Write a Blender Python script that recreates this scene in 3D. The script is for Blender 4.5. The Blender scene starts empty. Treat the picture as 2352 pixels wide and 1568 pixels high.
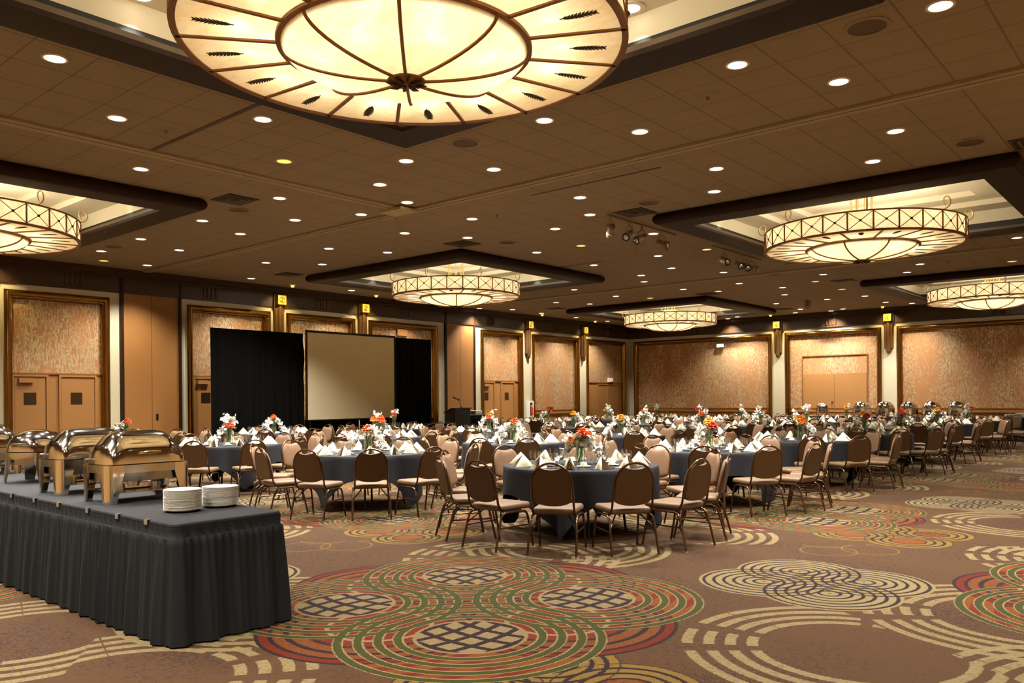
import bpy, bmesh, math, random
from mathutils import Vector, Matrix
random.seed(7)
PI = math.pi
COL = bpy.context.scene.collection
SC = bpy.context.scene

# ------------------------------------------------------------------ camera
IMG_W, IMG_H = 2352.0, 1568.0
FPX, CYPX, YAW, ROLL, EYE = 1873.17, 914.63, 0.7078, -0.0086, 1.52
cy_, sy_ = math.cos(YAW), math.sin(YAW)
FWD = Vector((-sy_, cy_, 0.0)); R0 = Vector((cy_, sy_, 0.0)); U0 = R0.cross(FWD)
cr_, sr_ = math.cos(ROLL), math.sin(ROLL)
RGT = cr_ * R0 + sr_ * U0; UPV = -sr_ * R0 + cr_ * U0
cam = bpy.data.cameras.new('camera'); camo = bpy.data.objects.new('camera', cam); COL.objects.link(camo)
m = Matrix((RGT, UPV, -FWD)).transposed().to_4x4(); m.translation = (0, 0, EYE)
camo.matrix_world = m
cam.sensor_width = 36.0; cam.lens = FPX / IMG_W * 36.0
cam.shift_y = (CYPX - IMG_H / 2) / IMG_W
cam.clip_start = 0.05; cam.clip_end = 200
SC.camera = camo
vs = SC.view_settings
vs.view_transform = 'Standard'; vs.look = 'None'; vs.gamma = 1.0; vs.use_curve_mapping = False
vs.exposure = 0.5
c = SC.cycles
c.use_adaptive_sampling = True; c.adaptive_threshold = 0.09; c.adaptive_min_samples = 16
c.max_bounces = 6; c.diffuse_bounces = 3; c.glossy_bounces = 3; c.transmission_bounces = 6; c.transparent_max_bounces = 12
c.use_denoising = True; c.use_light_tree = True
c.caustics_reflective = False; c.caustics_refractive = False
c.sample_clamp_indirect = 4.0
w = bpy.data.worlds.new('world'); SC.world = w; w.use_nodes = True
w.node_tree.nodes['Background'].inputs[0].default_value = (0.02, 0.015, 0.01, 1)
w.node_tree.nodes['Background'].inputs[1].default_value = 0.2

# room dimensions, metres
LX, BY, ZC = -20.72, 32.7, 4.832          # left wall x, back wall y, ceiling height
RX, FY = 1.2, -1.8                        # right wall x, wall behind the camera

# ------------------------------------------------------------------ materials
def lin(h):
    h = h.lstrip('#'); o = []
    for i in (0, 2, 4):
        v = int(h[i:i+2], 16) / 255
        o.append(v / 12.92 if v <= 0.04045 else ((v + 0.055) / 1.055) ** 2.4)
    return (*o, 1.0)
def setp(b, **k):
    for n, v in k.items():
        b.inputs[n.replace('_', ' ')].default_value = v
def mat(name, col, rough=0.6, metal=0.0, spec=0.5, emit=None, estr=0.0, noise=None, bump=None):
    """principled material; noise = (scale, second colour, amount); bump = (scale, strength)"""
    mt = bpy.data.materials.new(name); mt.use_nodes = True
    nt = mt.node_tree; b = nt.nodes['Principled BSDF']
    cc = lin(col) if isinstance(col, str) else col
    b.inputs['Base Color'].default_value = cc
    b.inputs['Roughness'].default_value = rough; b.inputs['Metallic'].default_value = metal
    b.inputs['Specular IOR Level'].default_value = spec
    if emit:
        b.inputs['Emission Color'].default_value = lin(emit); b.inputs['Emission Strength'].default_value = estr
    tc = nt.nodes.new('ShaderNodeTexCoord')
    if noise:
        n = nt.nodes.new('ShaderNodeTexNoise'); n.inputs['Scale'].default_value = noise[0]; n.inputs['Detail'].default_value = 4
        nt.links.new(tc.outputs['Object'], n.inputs['Vector'])
        mx = nt.nodes.new('ShaderNodeMix'); mx.data_type = 'RGBA'
        mx.inputs['A'].default_value = cc; mx.inputs['B'].default_value = lin(noise[1])
        mr = nt.nodes.new('ShaderNodeMath'); mr.operation = 'MULTIPLY'; mr.inputs[1].default_value = noise[2]
        nt.links.new(n.outputs['Fac'], mr.inputs[0]); nt.links.new(mr.outputs[0], mx.inputs['Factor'])
        nt.links.new(mx.outputs['Result'], b.inputs['Base Color'])
    if bump:
        n = nt.nodes.new('ShaderNodeTexNoise'); n.inputs['Scale'].default_value = bump[0]; n.inputs['Detail'].default_value = 3
        nt.links.new(tc.outputs['Object'], n.inputs['Vector'])
        bp = nt.nodes.new('ShaderNodeBump'); bp.inputs['Strength'].default_value = bump[1]; bp.inputs['Distance'].default_value = 0.01
        nt.links.new(n.outputs['Fac'], bp.inputs['Height']); nt.links.new(bp.outputs['Normal'], b.inputs['Normal'])
    return mt

class S:
    """a shader socket with arithmetic, so that node-based patterns read like formulas"""
    nt = None
    def __init__(s, o): s.o = o
    @staticmethod
    def op(kind, *a):
        n = S.nt.nodes.new('ShaderNodeMath'); n.operation = kind
        for i, v in enumerate(a):
            if isinstance(v, S): S.nt.links.new(v.o, n.inputs[i])
            else: n.inputs[i].default_value = v
        return S(n.outputs[0])
    def __add__(s, b): return S.op('ADD', s, b)
    def __sub__(s, b): return S.op('SUBTRACT', s, b)
    def __rsub__(s, b): return S.op('SUBTRACT', b, s)
    def __mul__(s, b): return S.op('MULTIPLY', s, b)
    def __truediv__(s, b): return S.op('DIVIDE', s, b)
    def abs(s): return S.op('ABSOLUTE', s)
    def sin(s): return S.op('SINE', s)
    def lt(s, b): return S.op('LESS_THAN', s, b)
    def gt(s, b): return S.op('GREATER_THAN', s, b)
    def near(s, b, t): return S.op('COMPARE', s, b, t)
    def mx(s, b): return S.op('MAXIMUM', s, b)
    def mn(s, b): return S.op('MINIMUM', s, b)
    def wrap(s, a, b): return S.op('WRAP', s, b, a)
    def sign(s): return S.op('SIGN', s)
    @staticmethod
    def hyp(a, b): return S.op('SQRT', a * a + b * b)
    @staticmethod
    def ang(a, b): return S.op('ARCTAN2', b, a)
    @staticmethod
    def mix(f, a, b):
        n = S.nt.nodes.new('ShaderNodeMix'); n.data_type = 'RGBA'
        for nm, v in (('Factor', f), ('A', a), ('B', b)):
            if isinstance(v, S): S.nt.links.new(v.o, n.inputs[nm])
            else: n.inputs[nm].default_value = v
        return S(n.outputs['Result'])
    @staticmethod
    def noise(vec, scale, detail=2.0, rough=0.5):
        n = S.nt.nodes.new('ShaderNodeTexNoise'); n.inputs['Scale'].default_value = scale
        n.inputs['Detail'].default_value = detail; n.inputs['Roughness'].default_value = rough
        S.nt.links.new(vec.o, n.inputs['Vector'])
        return S(n.outputs['Fac'])
    @staticmethod
    def ramp(f, stops, interp='CONSTANT'):
        n = S.nt.nodes.new('ShaderNodeValToRGB'); cr = n.color_ramp; cr.interpolation = interp
        while len(cr.elements) < len(stops): cr.elements.new(0.5)
        for e, (p, cc) in zip(cr.elements, stops): e.position = p; e.color = cc
        S.nt.links.new(f.o, n.inputs[0])
        return S(n.outputs[0])
    @staticmethod
    def obj():
        t = S.nt.nodes.new('ShaderNodeTexCoord'); sp = S.nt.nodes.new('ShaderNodeSeparateXYZ')
        S.nt.links.new(t.outputs['Object'], sp.inputs[0])
        return S(t.outputs['Object']), S(sp.outputs[0]), S(sp.outputs[1]), S(sp.outputs[2])
    @staticmethod
    def scale(vec, x, y, z):
        n = S.nt.nodes.new('ShaderNodeMapping'); n.inputs['Scale'].default_value = (x, y, z)
        S.nt.links.new(vec.o, n.inputs['Vector'])
        return S(n.outputs[0])
    @staticmethod
    def bump(h, strength, dist, bsdf):
        n = S.nt.nodes.new('ShaderNodeBump'); n.inputs['Strength'].default_value = strength; n.inputs['Distance'].default_value = dist
        S.nt.links.new(h.o, n.inputs['Height']); S.nt.links.new(n.outputs['Normal'], bsdf.inputs['Normal'])

def carpet_mat():
    mt = bpy.data.materials.new('patterned_carpet'); mt.use_nodes = True
    nt = S.nt = mt.node_tree; b = nt.nodes['Principled BSDF']
    vec, x, y, z = S.obj()
    # ragged yarn edges: jitter the coordinates by a fine noise
    wob = S.noise(vec, 85.0, 1.0) - 0.5
    x = x + wob * 0.022; y = y + wob * 0.022
    W2, H2 = 4.3, 3.05                              # half-drop repeat of the weave
    a = (x + 4.25).wrap(-W2, W2); d = (y - 4.43).wrap(-H2, H2)
    out = (a.abs() / W2 + d.abs() / H2).gt(1.0)
    u = a - a.sign() * out * W2; v = d - d.sign() * out * H2
    base, dark = lin('#8a623e'), lin('#50343a')
    hatch = S.noise(S.scale(vec, 16.0, 55.0, 1.0), 1.0, 3.0, 0.7)
    hat2 = S.noise(S.scale(vec, 60.0, 14.0, 1.0), 1.0, 3.0, 0.7)
    big = S.noise(vec, 0.9, 2.0)
    hm = (hatch.mx(hat2) + (big - 0.5) * 0.35).gt(0.60)
    col = S.mix(hm * 0.75, base, dark)
    speck = S.noise(vec, 110.0, 1.0)
    col = S.mix((speck + (big - 0.5) * 0.5).gt(0.74) * 0.7, col, lin('#c79a5a'))
    cream, gold, purple = lin('#dcc188'), lin('#c49a44'), lin('#4a2f33')
    red, orange, green = lin('#a83a1c'), lin('#b8682a'), lin('#65652a')
    strand = (hatch + hat2).gt(0.93)
    # dashed concentric rings
    def rings(col, cx, cy, R, tint, n=4, step=0.13, w_=0.034, dash=True):
        du, dv = u - cx, v - cy
        r = S.hyp(du, dv)
        k = ((R - r) / step)
        msk = (k.wrap(-0.5, 0.5).abs()).lt(w_ / step) * r.gt(R - step * (n - 0.5)) * r.lt(R + step * 0.5)
        if dash:
            an = S.ang(du, dv)
            msk = msk * ((an * 13.0).sin().gt(-0.55)).mx((an * 3.0 + 0.8).sin().gt(0.1))
        return S.mix(msk * (strand * 0.45 + 0.55), col, tint)
    for cx, cy in ((2.65, 0.60), (-0.83, 1.48), (-0.21, -2.47), (-1.0, -1.05), (-W2 + 2.65 + 0.95, 2.2)):
        col = rings(col, cx, cy, 1.0, cream)
    for cx, cy in ((1.85, -1.93), (2.15, -1.7), (2.5, -1.75), (2.3, -2.0), (2.75, -1.5), (-2.9, 0.6), (-2.6, 0.9), (-3.1, 1.0)):
        col = rings(col, cx, cy, 0.26, gold, n=1, step=0.03, w_=0.008, dash=False)
    # four-lobed cream and gold rosettes made of overlapping fine rings
    def rosette(col, cx, cy, e, R, tint, inner, step):
        pu, pv = (u - cx), (v - cy)
        ru = pu * 0.80 + pv * 0.60; rv = pv * 0.80 - pu * 0.60
        au, av = ru.abs(), rv.abs()
        d1 = S.hyp(au - e, av); d2 = S.hyp(au, av - e)
        dd = d1.mn(d2)
        ins = dd.lt(R)
        col = S.mix(ins * (strand * 0.25 + 0.75), col, tint)
        l1 = ((d1 / step).wrap(-0.5, 0.5).abs()).lt(0.17) * d1.lt(R)
        l2 = ((d2 / step).wrap(-0.5, 0.5).abs()).lt(0.17) * d2.lt(R)
        col = S.mix(l1.mx(l2), col, purple)
        if inner:
            col = S.mix(dd.lt(inner) , col, S.mix(hm, orange, purple))
        return col
    for cx, cy in ((1.78, 2.23), (1.78 - W2, 2.23 - H2)):
        col = rosette(col, cx, cy, 0.40, 0.52, cream, 0, 0.08)
    for cx, cy in ((1.60, -1.08), (1.6 - W2, -1.08 + H2)):
        col = rosette(col, cx, cy, 0.42, 0.42, gold, 0.16, 0.085)
    # the large red and green medallion
    au, av = u.abs(), v.abs()
    e, g = 0.85, 0.64
    dr = S.hyp(au - e, av).mn(S.hyp(au, av - e))
    fine = S.noise(vec, 60.0, 1.0).gt(0.55)
    rmp = S.ramp(dr / 0.82, [(0.0, red), (0.40, cream), (0.44, red), (0.56, purple), (0.61, orange), (0.715, purple), (0.765, orange), (0.85, purple), (0.885, red), (0.955, purple)])
    rmp = S.mix(fine * 0.35, rmp, S.mix(dr.gt(0.5), orange, purple))
    col = S.mix(dr.lt(0.81), col, rmp)
    cen = S.hyp(u, v).lt(0.62)
    col = S.mix(cen * dr.gt(0.80), col, S.mix((v / 0.16).wrap(-0.5, 0.5).gt(0.0), purple, red))
    d3 = S.hyp(au - g, av - g); d4 = S.hyp(au + g, av - g); d5 = S.hyp(au - g, av + g)
    lobe = d3.lt(0.84)
    col = S.mix(lobe * dr.gt(0.80), col, S.mix((d4 / 0.15).wrap(-0.5, 0.5).gt(0.05), orange, red))
    disc = d3.lt(0.37)
    arcs = (((d4 / 0.16).wrap(-0.5, 0.5).abs()).lt(0.15)).mx(((d5 / 0.16).wrap(-0.5, 0.5).abs()).lt(0.15))
    col = S.mix(disc, col, S.mix(arcs * d3.lt(0.345), S.mix(strand * 0.35, cream, lin('#a98850')), purple))
    st = [(0.0, (0, 0, 0, 1))]
    for r in (0.46, 0.585, 0.71, 0.835):
        st += [(r - 0.036, (.5, .5, .5, 1)), (r - 0.026, (1, 1, 1, 1)), (r + 0.026, (.5, .5, .5, 1)), (r + 0.036, (0, 0, 0, 1))]
    gm = S.ramp(d3, st).mx(S.ramp(d4, st)).mx(S.ramp(d5, st))
    gm = gm * (1.0 - disc)
    col = S.mix(gm.near(0.5, 0.2), col, cream); col = S.mix(gm.gt(0.8), col, green)
    col = S.mix(0.81, col, (0, 0, 0, 1))
    nt.links.new(col.o, b.inputs['Base Color'])
    b.inputs['Roughness'].default_value = 0.95; b.inputs['Specular IOR Level'].default_value = 0.15
    S.bump(S.noise(vec, 160.0, 1.0), 0.25, 0.004, b)
    return mt

def ceiling_mat():
    mt = bpy.data.materials.new('ceiling_tiles'); mt.use_nodes = True
    nt = S.nt = mt.node_tree; b = nt.nodes['Principled BSDF']
    vec, x, y, z = S.obj()
    ix = ((x + 8.12) / 0.6096).wrap(-0.5, 0.5).abs(); iy = ((y - 7.3553) / 0.5648).wrap(-0.5, 0.5).abs()
    bar = ix.lt(0.017); thin = iy.lt(0.0085)
    n = S.noise(vec, 300.0, 2.0); patch = S.noise(vec, 0.7, 2.0)
    col = S.mix(n * 0.25, lin('#9a8b78'), lin('#897a66'))
    col = S.mix(patch * 0.3, col, lin('#90816c'))
    col = S.mix(bar, col, lin('#7d6c58')); col = S.mix(thin, col, lin('#675844'))
    nt.links.new(col.o, b.inputs['Base Color']); b.inputs['Roughness'].default_value = 0.9
    S.bump(bar.mx(thin) * -1.0, 0.5, 0.006, b)
    return mt

def foil_mat():
    """wall covering: coppery ground with crinkled streaks of pale metal leaf"""
    mt = bpy.data.materials.new('crinkled_foil_panel'); mt.use_nodes = True
    nt = S.nt = mt.node_tree; b = nt.nodes['Principled BSDF']
    vec, x, y, z = S.obj()
    warp = S.noise(S.scale(vec, 2.2, 2.2, 0.9), 1.0, 2.0)
    cx = nt.nodes.new('ShaderNodeCombineXYZ')
    for i, s_ in enumerate((x + warp * 0.35, y + warp * 0.35, z)): nt.links.new(s_.o, cx.inputs[i])
    wv = S(cx.outputs[0])
    n1 = S.noise(S.scale(wv, 16.0, 16.0, 4.2), 1.0, 4.0, 0.65)
    n2 = S.noise(S.scale(wv, 44.0, 44.0, 9.0), 1.0, 2.0, 0.6)
    zone = S.noise(S.scale(vec, 1.3, 1.3, 0.6), 1.0, 2.0)
    ridge = 1.0 - (n1 - 0.5).abs() * 9.0
    f = ridge.mx(0.0) * n2 * 1.9 + (n2 - 0.62).mx(0.0) * 4.0
    f = (f * (zone * 1.5)).mn(1.0).mx(0.0)
    fl = ((f - 0.32).mx(0.0) * 2.2).mn(1.0)
    col = S.mix(fl, S.mix(zone, lin('#ad7a4a'), lin('#99673d')), lin('#d9cda6'))
    nt.links.new(col.o, b.inputs['Base Color'])
    nt.links.new((fl * 0.55 + 0.15).o, b.inputs['Metallic'])
    nt.links.new((0.55 - fl * 0.22).o, b.inputs['Roughness'])
    S.bump(n1 + n2 * 0.6, 0.5, 0.012, b)
    return mt

def shade_mat():
    """parchment lamp shade: lets the bulbs' light through"""
    mt = bpy.data.materials.new('parchment_shade'); mt.use_nodes = True
    nt = S.nt = mt.node_tree; nt.nodes.remove(nt.nodes['Principled BSDF'])
    vec, x, y, z = S.obj()
    n = S.noise(S.scale(vec, 3.0, 9.0, 5.0), 1.0, 4.0, 0.65); n2 = S.noise(vec, 22.0, 3.0)
    col = S.mix((n * 0.7 + n2 * 0.3 - 0.3).mx(0.0) * 1.8, lin('#f8ecd2'), lin('#e0bd80'))
    tr = nt.nodes.new('ShaderNodeBsdfTranslucent'); df = nt.nodes.new('ShaderNodeBsdfDiffuse'); gl = nt.nodes.new('ShaderNodeBsdfGlossy')
    gl.inputs['Roughness'].default_value = 0.25; gl.inputs['Color'].default_value = (.8, .75, .6, 1)
    for nd in (tr, df): nt.links.new(col.o, nd.inputs['Color'])
    m1 = nt.nodes.new('ShaderNodeMixShader'); m1.inputs[0].default_value = 0.35
    nt.links.new(tr.outputs[0], m1.inputs[1]); nt.links.new(df.outputs[0], m1.inputs[2])
    m2 = nt.nodes.new('ShaderNodeMixShader'); m2.inputs[0].default_value = 0.04
    nt.links.new(m1.outputs[0], m2.inputs[1]); nt.links.new(gl.outputs[0], m2.inputs[2])
    nt.links.new(m2.outputs[0], nt.nodes['Material Output'].inputs['Surface'])
    return mt

def glass_mat(name, tint=(0.97, 0.98, 0.97, 1), edge=0.55):
    mt = bpy.data.materials.new(name); mt.use_nodes = True
    nt = mt.node_tree; nt.nodes.remove(nt.nodes['Principled BSDF'])
    t = nt.nodes.new('ShaderNodeBsdfTransparent'); t.inputs[0].default_value = tint
    g = nt.nodes.new('ShaderNodeBsdfGlossy'); g.inputs['Roughness'].default_value = 0.03
    lw = nt.nodes.new('ShaderNodeLayerWeight'); lw.inputs['Blend'].default_value = 0.35
    mr = nt.nodes.new('ShaderNodeMath'); mr.operation = 'MULTIPLY_ADD'; mr.inputs[1].default_value = edge; mr.inputs[2].default_value = 0.05
    nt.links.new(lw.outputs['Facing'], mr.inputs[0])
    mx = nt.nodes.new('ShaderNodeMixShader')
    nt.links.new(mr.outputs[0], mx.inputs[0]); nt.links.new(t.outputs[0], mx.inputs[1]); nt.links.new(g.outputs[0], mx.inputs[2])
    nt.links.new(mx.outputs[0], nt.nodes['Material Output'].inputs['Surface'])
    return mt

M = dict(
    carpet=carpet_mat(), ceiling=ceiling_mat(), foil=foil_mat(), shade=shade_mat(),
    glass=glass_mat('clear_glass'), vase_glass=glass_mat('vase_glass', (0.9, 0.95, 0.88, 1), 0.5),
    cream=mat('cream_paint', '#bdb295', 0.55), coffer=mat('coffer_cream_paint', '#e2d8bc', 0.7),
    dark=mat('dark_brown_wood', '#2c1a0d', 0.5, spec=0.15, noise=(3, '#1f1108', 0.8)), frieze=mat('dark_frieze_paint', '#3c2817', 0.4, spec=0.3),
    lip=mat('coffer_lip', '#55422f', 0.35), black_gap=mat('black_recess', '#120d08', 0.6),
    tan=mat('tan_partition', '#8f602a', 0.6, noise=(1.5, '#815425', 0.6)), door=mat('tan_door_paint', '#956838', 0.5),
    wain=mat('tan_wainscot', '#9a6a33', 0.5), rail=mat('bronze_rail', '#8a5a2c', 0.35, 0.3),
    brass=mat('antique_brass', '#9a7034', 0.22, 1.0, bump=(6, 0.15)), sconce=mat('bronze_tube', '#7a5832', 0.35, 0.6),
    emblem=mat('gilt_emblem', '#d9b044', 0.35, 0.6), emblem_dark=mat('emblem_relief', '#6e5216', 0.45, 0.5),
    white=mat('white_wall_box', '#e4e2dc', 0.5), black=mat('black_metal', '#0c0c0c', 0.4),
    beige_metal=mat('beige_metal', '#8a745a', 0.5), grille=mat('grille_brown', '#5c4630', 0.6),
    vent=mat('vent_metal', '#5f4b38', 0.5, 0.2), vent_dark=mat('vent_gap', '#1a120b', 0.8),
    drape=mat('black_drape', '#070606', 0.9, spec=0.1), skirt=mat('black_skirt_cloth', '#0e0f10', 0.8, spec=0.25, bump=(60, 0.15)),
    cloth=mat('navy_black_cloth', '#17171c', 0.8, spec=0.3), topper=mat('buffet_top_cloth', '#202024', 0.8, spec=0.3),
    screen=mat('projection_screen', '#e6dab6', 0.8, spec=0.1), screen_border=mat('screen_border', '#080808', 0.7),
    chair_back=mat('chair_back_vinyl', '#452c12', 0.42), chair_fabric=mat('tan_chair_fabric', '#6e5138', 0.75),
    chair_seat=mat('chair_seat_vinyl', '#5e452b', 0.55), bronze=mat('bronze_tube_frame', '#5b4430', 0.22, 0.85),
    glide=mat('chair_glide', '#b9b4ac', 0.3, 0.8),
    napkin=mat('cream_napkin', '#f8ecd0', 0.85, spec=0.15, bump=(80, 0.1)), china=mat('white_china', '#f8f5ea', 0.18),
    steel=mat('polished_steel', '#d2ccc2', 0.09, 1.0), steel2=mat('brushed_steel', '#b8b2a8', 0.2, 1.0), gilt=mat('brass_handle', '#d8b060', 0.2, 1.0),
    leaf=mat('green_leaf', '#5d8a34', 0.5), stem=mat('green_stem', '#5e7a3a', 0.5), petal=mat('white_petal', '#f6f4ea', 0.6),
    orange=mat('orange_petal', '#f07a20', 0.6), red=mat('red_petal', '#cc2a1a', 0.6), yellow=mat('yellow_petal', '#f0ae28', 0.6),
    coral=mat('coral_petal', '#f0662a', 0.6),
    ironwork=mat('chandelier_iron', '#8a5e30', 0.45, 0.5), leafcut=mat('leaf_cutout_iron', '#3a2410', 0.6),
    gold_pole=mat('gilt_pole', '#d8b878', 0.4, 0.4), window=mat('dark_door_glass', '#2a1d10', 0.15),
    trimring=mat('downlight_trim', '#e8dcc6', 0.4), lamp_white=mat('downlight_lens', '#fff4e0', 0.4, emit='#fff0dc', estr=3.2),
    lamp_yellow=mat('downlight_lens_yellow', '#ffe8a0', 0.4, emit='#ffd868', estr=1.0), sign=mat('lit_sign_face', '#f0b8a0', 0.5, emit='#f89880', estr=0.55),
    extinguisher=mat('red_extinguisher', '#b03020', 0.3), yellow_tag=mat('yellow_tag', '#d8b030', 0.5),
    front_wall=mat('plain_tan_wall', '#b8905c', 0.6), projector=mat('projector_grey', '#b8b09c', 0.5), proj_dark=mat('projector_front', '#3c3a36', 0.5),
    silver=mat('silver_clip', '#c8c4bc', 0.2, 0.9),
)

# ------------------------------------------------------------------ mesh helpers
class MB:
    def __init__(s): s.v = []; s.f = []; s.mi = []; s.mats = []
    def m(s, mt):
        if mt not in s.mats: s.mats.append(mt)
        return s.mats.index(mt)
    def add(s, verts, faces, mt):
        i = s.m(mt); o = len(s.v); s.v.extend(verts)
        for f in faces: s.f.append([o + k for k in f]); s.mi.append(i)
        return s
    def box(s, x0, x1, y0, y1, z0, z1, mt):
        v = [(x, y, z) for z in (z0, z1) for y in (y0, y1) for x in (x0, x1)]
        return s.add(v, [(0, 1, 3, 2), (4, 6, 7, 5), (0, 4, 5, 1), (2, 3, 7, 6), (0, 2, 6, 4), (1, 5, 7, 3)], mt)
    def hexa(s, p, mt):          # eight corners, bottom ring then top ring
        return s.add(p, [(3, 2, 1, 0), (4, 5, 6, 7), (0, 1, 5, 4), (1, 2, 6, 5), (2, 3, 7, 6), (3, 0, 4, 7)], mt)
    def rbox(s, x0, x1, y0, y1, z0, z1, r, mt, seg=3):
        bm = bmesh.new(); bmesh.ops.create_cube(bm, size=1)
        for v in bm.verts: v.co = ((x0+x1)/2 + v.co.x*(x1-x0), (y0+y1)/2 + v.co.y*(y1-y0), (z0+z1)/2 + v.co.z*(z1-z0))
        bmesh.ops.bevel(bm, geom=bm.edges[:], offset=r, segments=seg, affect='EDGES', profile=0.5)
        bm.verts.index_update()
        s.add([tuple(v.co) for v in bm.verts], [[v.index for v in f.verts] for f in bm.faces], mt); bm.free()
        return s
    def loft(s, rings, mt, closed=True, cap=True):
        n = len(rings[0]); v = [p for r in rings for p in r]; f = []
        for i in range(len(rings) - 1):
            for j in range(n if closed else n - 1):
                k = (j + 1) % n
                f.append((i*n + j, i*n + k, (i+1)*n + k, (i+1)*n + j))
        if cap and closed:
            f.append(tuple(range(n))[::-1]); f.append(tuple((len(rings)-1)*n + j for j in range(n)))
        return s.add(v, f, mt)
    def lathe(s, prof, n, mt, c=(0, 0, 0), cap=True):
        rings = [[(c[0] + r*math.cos(2*PI*k/n), c[1] + r*math.sin(2*PI*k/n), c[2] + z) for k in range(n)] for r, z in prof]
        return s.loft(rings, mt, True, cap)
    def tube(s, pts, r, mt, n=8, closed=False, cap=True):
        P = [Vector(p) for p in pts]; L = len(P); rings = []; prev = None
        for i in range(L):
            if closed: t = P[(i+1) % L] - P[i-1]
            else: t = P[min(i+1, L-1)] - P[max(i-1, 0)]
            t.normalize()
            if prev is None:
                a = Vector((0, 0, 1)) if abs(t.z) < 0.9 else Vector((1, 0, 0))
                nn = (a - t*a.dot(t)).normalized()
            else: nn = (prev - t*prev.dot(t)).normalized()
            prev = nn; bb = t.cross(nn); rr = r[i] if isinstance(r, (list, tuple)) else r
            rings.append([tuple(P[i] + rr*(math.cos(2*PI*k/n)*nn + math.sin(2*PI*k/n)*bb)) for k in range(n)])
        if closed: rings.append(rings[0]); cap = False
        return s.loft(rings, mt, True, cap)
    def ball(s, c, r, mt, n=8, m_=5, sc=(1, 1, 1)):
        prof = []
        rings = []
        for i in range(1, m_):
            a = PI*i/m_
            rings.append([(c[0] + sc[0]*r*math.sin(a)*math.cos(2*PI*k/n), c[1] + sc[1]*r*math.sin(a)*math.sin(2*PI*k/n), c[2] - sc[2]*r*math.cos(a)) for k in range(n)])
        return s.loft(rings, mt)
    def build(s, name, parent=None, smooth=40, recalc=True):
        me = bpy.data.meshes.new(name)
        me.from_pydata(s.v, [], s.f)
        for mt in s.mats: me.materials.append(mt)
        for p, i in zip(me.polygons, s.mi): p.material_index = i
        if recalc:
            bm = bmesh.new(); bm.from_mesh(me); bmesh.ops.recalc_face_normals(bm, faces=bm.faces[:]); bm.to_mesh(me); bm.free()
        if smooth:
            me.polygons.foreach_set('use_smooth', [True]*len(me.polygons))
            me.set_sharp_from_angle(angle=math.radians(smooth))
        o = bpy.data.objects.new(name, me); COL.objects.link(o)
        if parent: o.parent = parent
        return o

def tag(o, label=None, cat=None, group=None, kind=None):
    if label: o['label'] = label
    if cat: o['category'] = cat
    if group: o['group'] = group
    if kind: o['kind'] = kind
    return o
def empty(name, loc, label, cat, group=None, rz=0, kind=None):
    o = bpy.data.objects.new(name, None); COL.objects.link(o); o.empty_display_size = 0.1
    o.location = loc; o.rotation_euler = (0, 0, rz)
    return tag(o, label, cat, group, kind)
def dup(root, loc, rz, label, group=None):
    r = root.copy(); COL.objects.link(r); r.location = loc; r.rotation_euler = (0, 0, rz)
    r['label'] = label
    if group: r['group'] = group
    for ch in list(root.children):
        k = ch.copy(); COL.objects.link(k); k.parent = r
        for g in list(ch.children):
            q = g.copy(); COL.objects.link(q); q.parent = k
    return r
ORD = ['first', 'second', 'third', 'fourth', 'fifth', 'sixth', 'seventh', 'eighth', 'ninth', 'tenth', 'eleventh', 'twelfth', 'thirteenth', 'fourteenth', 'fifteenth', 'sixteenth', 'seventeenth', 'eighteenth', 'nineteenth', 'twentieth', 'twenty-first', 'twenty-second']
def lamp(kind, name, loc, energy, col, **k):
    l = bpy.data.lights.new(name, kind); l.energy = energy; l.color = col
    for a, b_ in k.items(): setattr(l, a, b_)
    o = bpy.data.objects.new(name, l); COL.objects.link(o); o.location = loc
    return o

# ------------------------------------------------------------------ room shell
MB().add([(LX, FY, 0), (RX, FY, 0), (RX, BY, 0), (LX, BY, 0)], [(0, 1, 2, 3)], M['carpet']).build('floor', smooth=0)
tag(bpy.data.objects['floor'], 'brown carpet with rings, rosettes and red green medallions', 'floor', kind='structure')
WARM = (1.0, 0.83, 0.62)

COLX = [(-18.2, -12.46), (-7.65, -1.93)]
ROWY = [(1.33, 6.93), (12.88, 18.48), (24.4, 30.0)]
COFF = [(x, y) for y in ROWY for x in COLX]
mb = MB()
xs = [LX, COLX[0][0]+.3, COLX[0][1]-.3, COLX[1][0]+.3, COLX[1][1]-.3, RX]
ys = [FY] + [q for r in ROWY for q in (r[0]+.3, r[1]-.3)] + [BY]
for i in range(len(xs)-1):
    for j in range(len(ys)-1):
        if i % 2 == 1 and j % 2 == 1: continue
        mb.add([(xs[i], ys[j], ZC), (xs[i+1], ys[j], ZC), (xs[i+1], ys[j+1], ZC), (xs[i], ys[j+1], ZC)], [(3, 2, 1, 0)], M['ceiling'])
tag(mb.build('ceiling', smooth=0, recalc=False), 'dropped ceiling of square beige acoustic tiles', 'ceiling', kind='structure')

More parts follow.
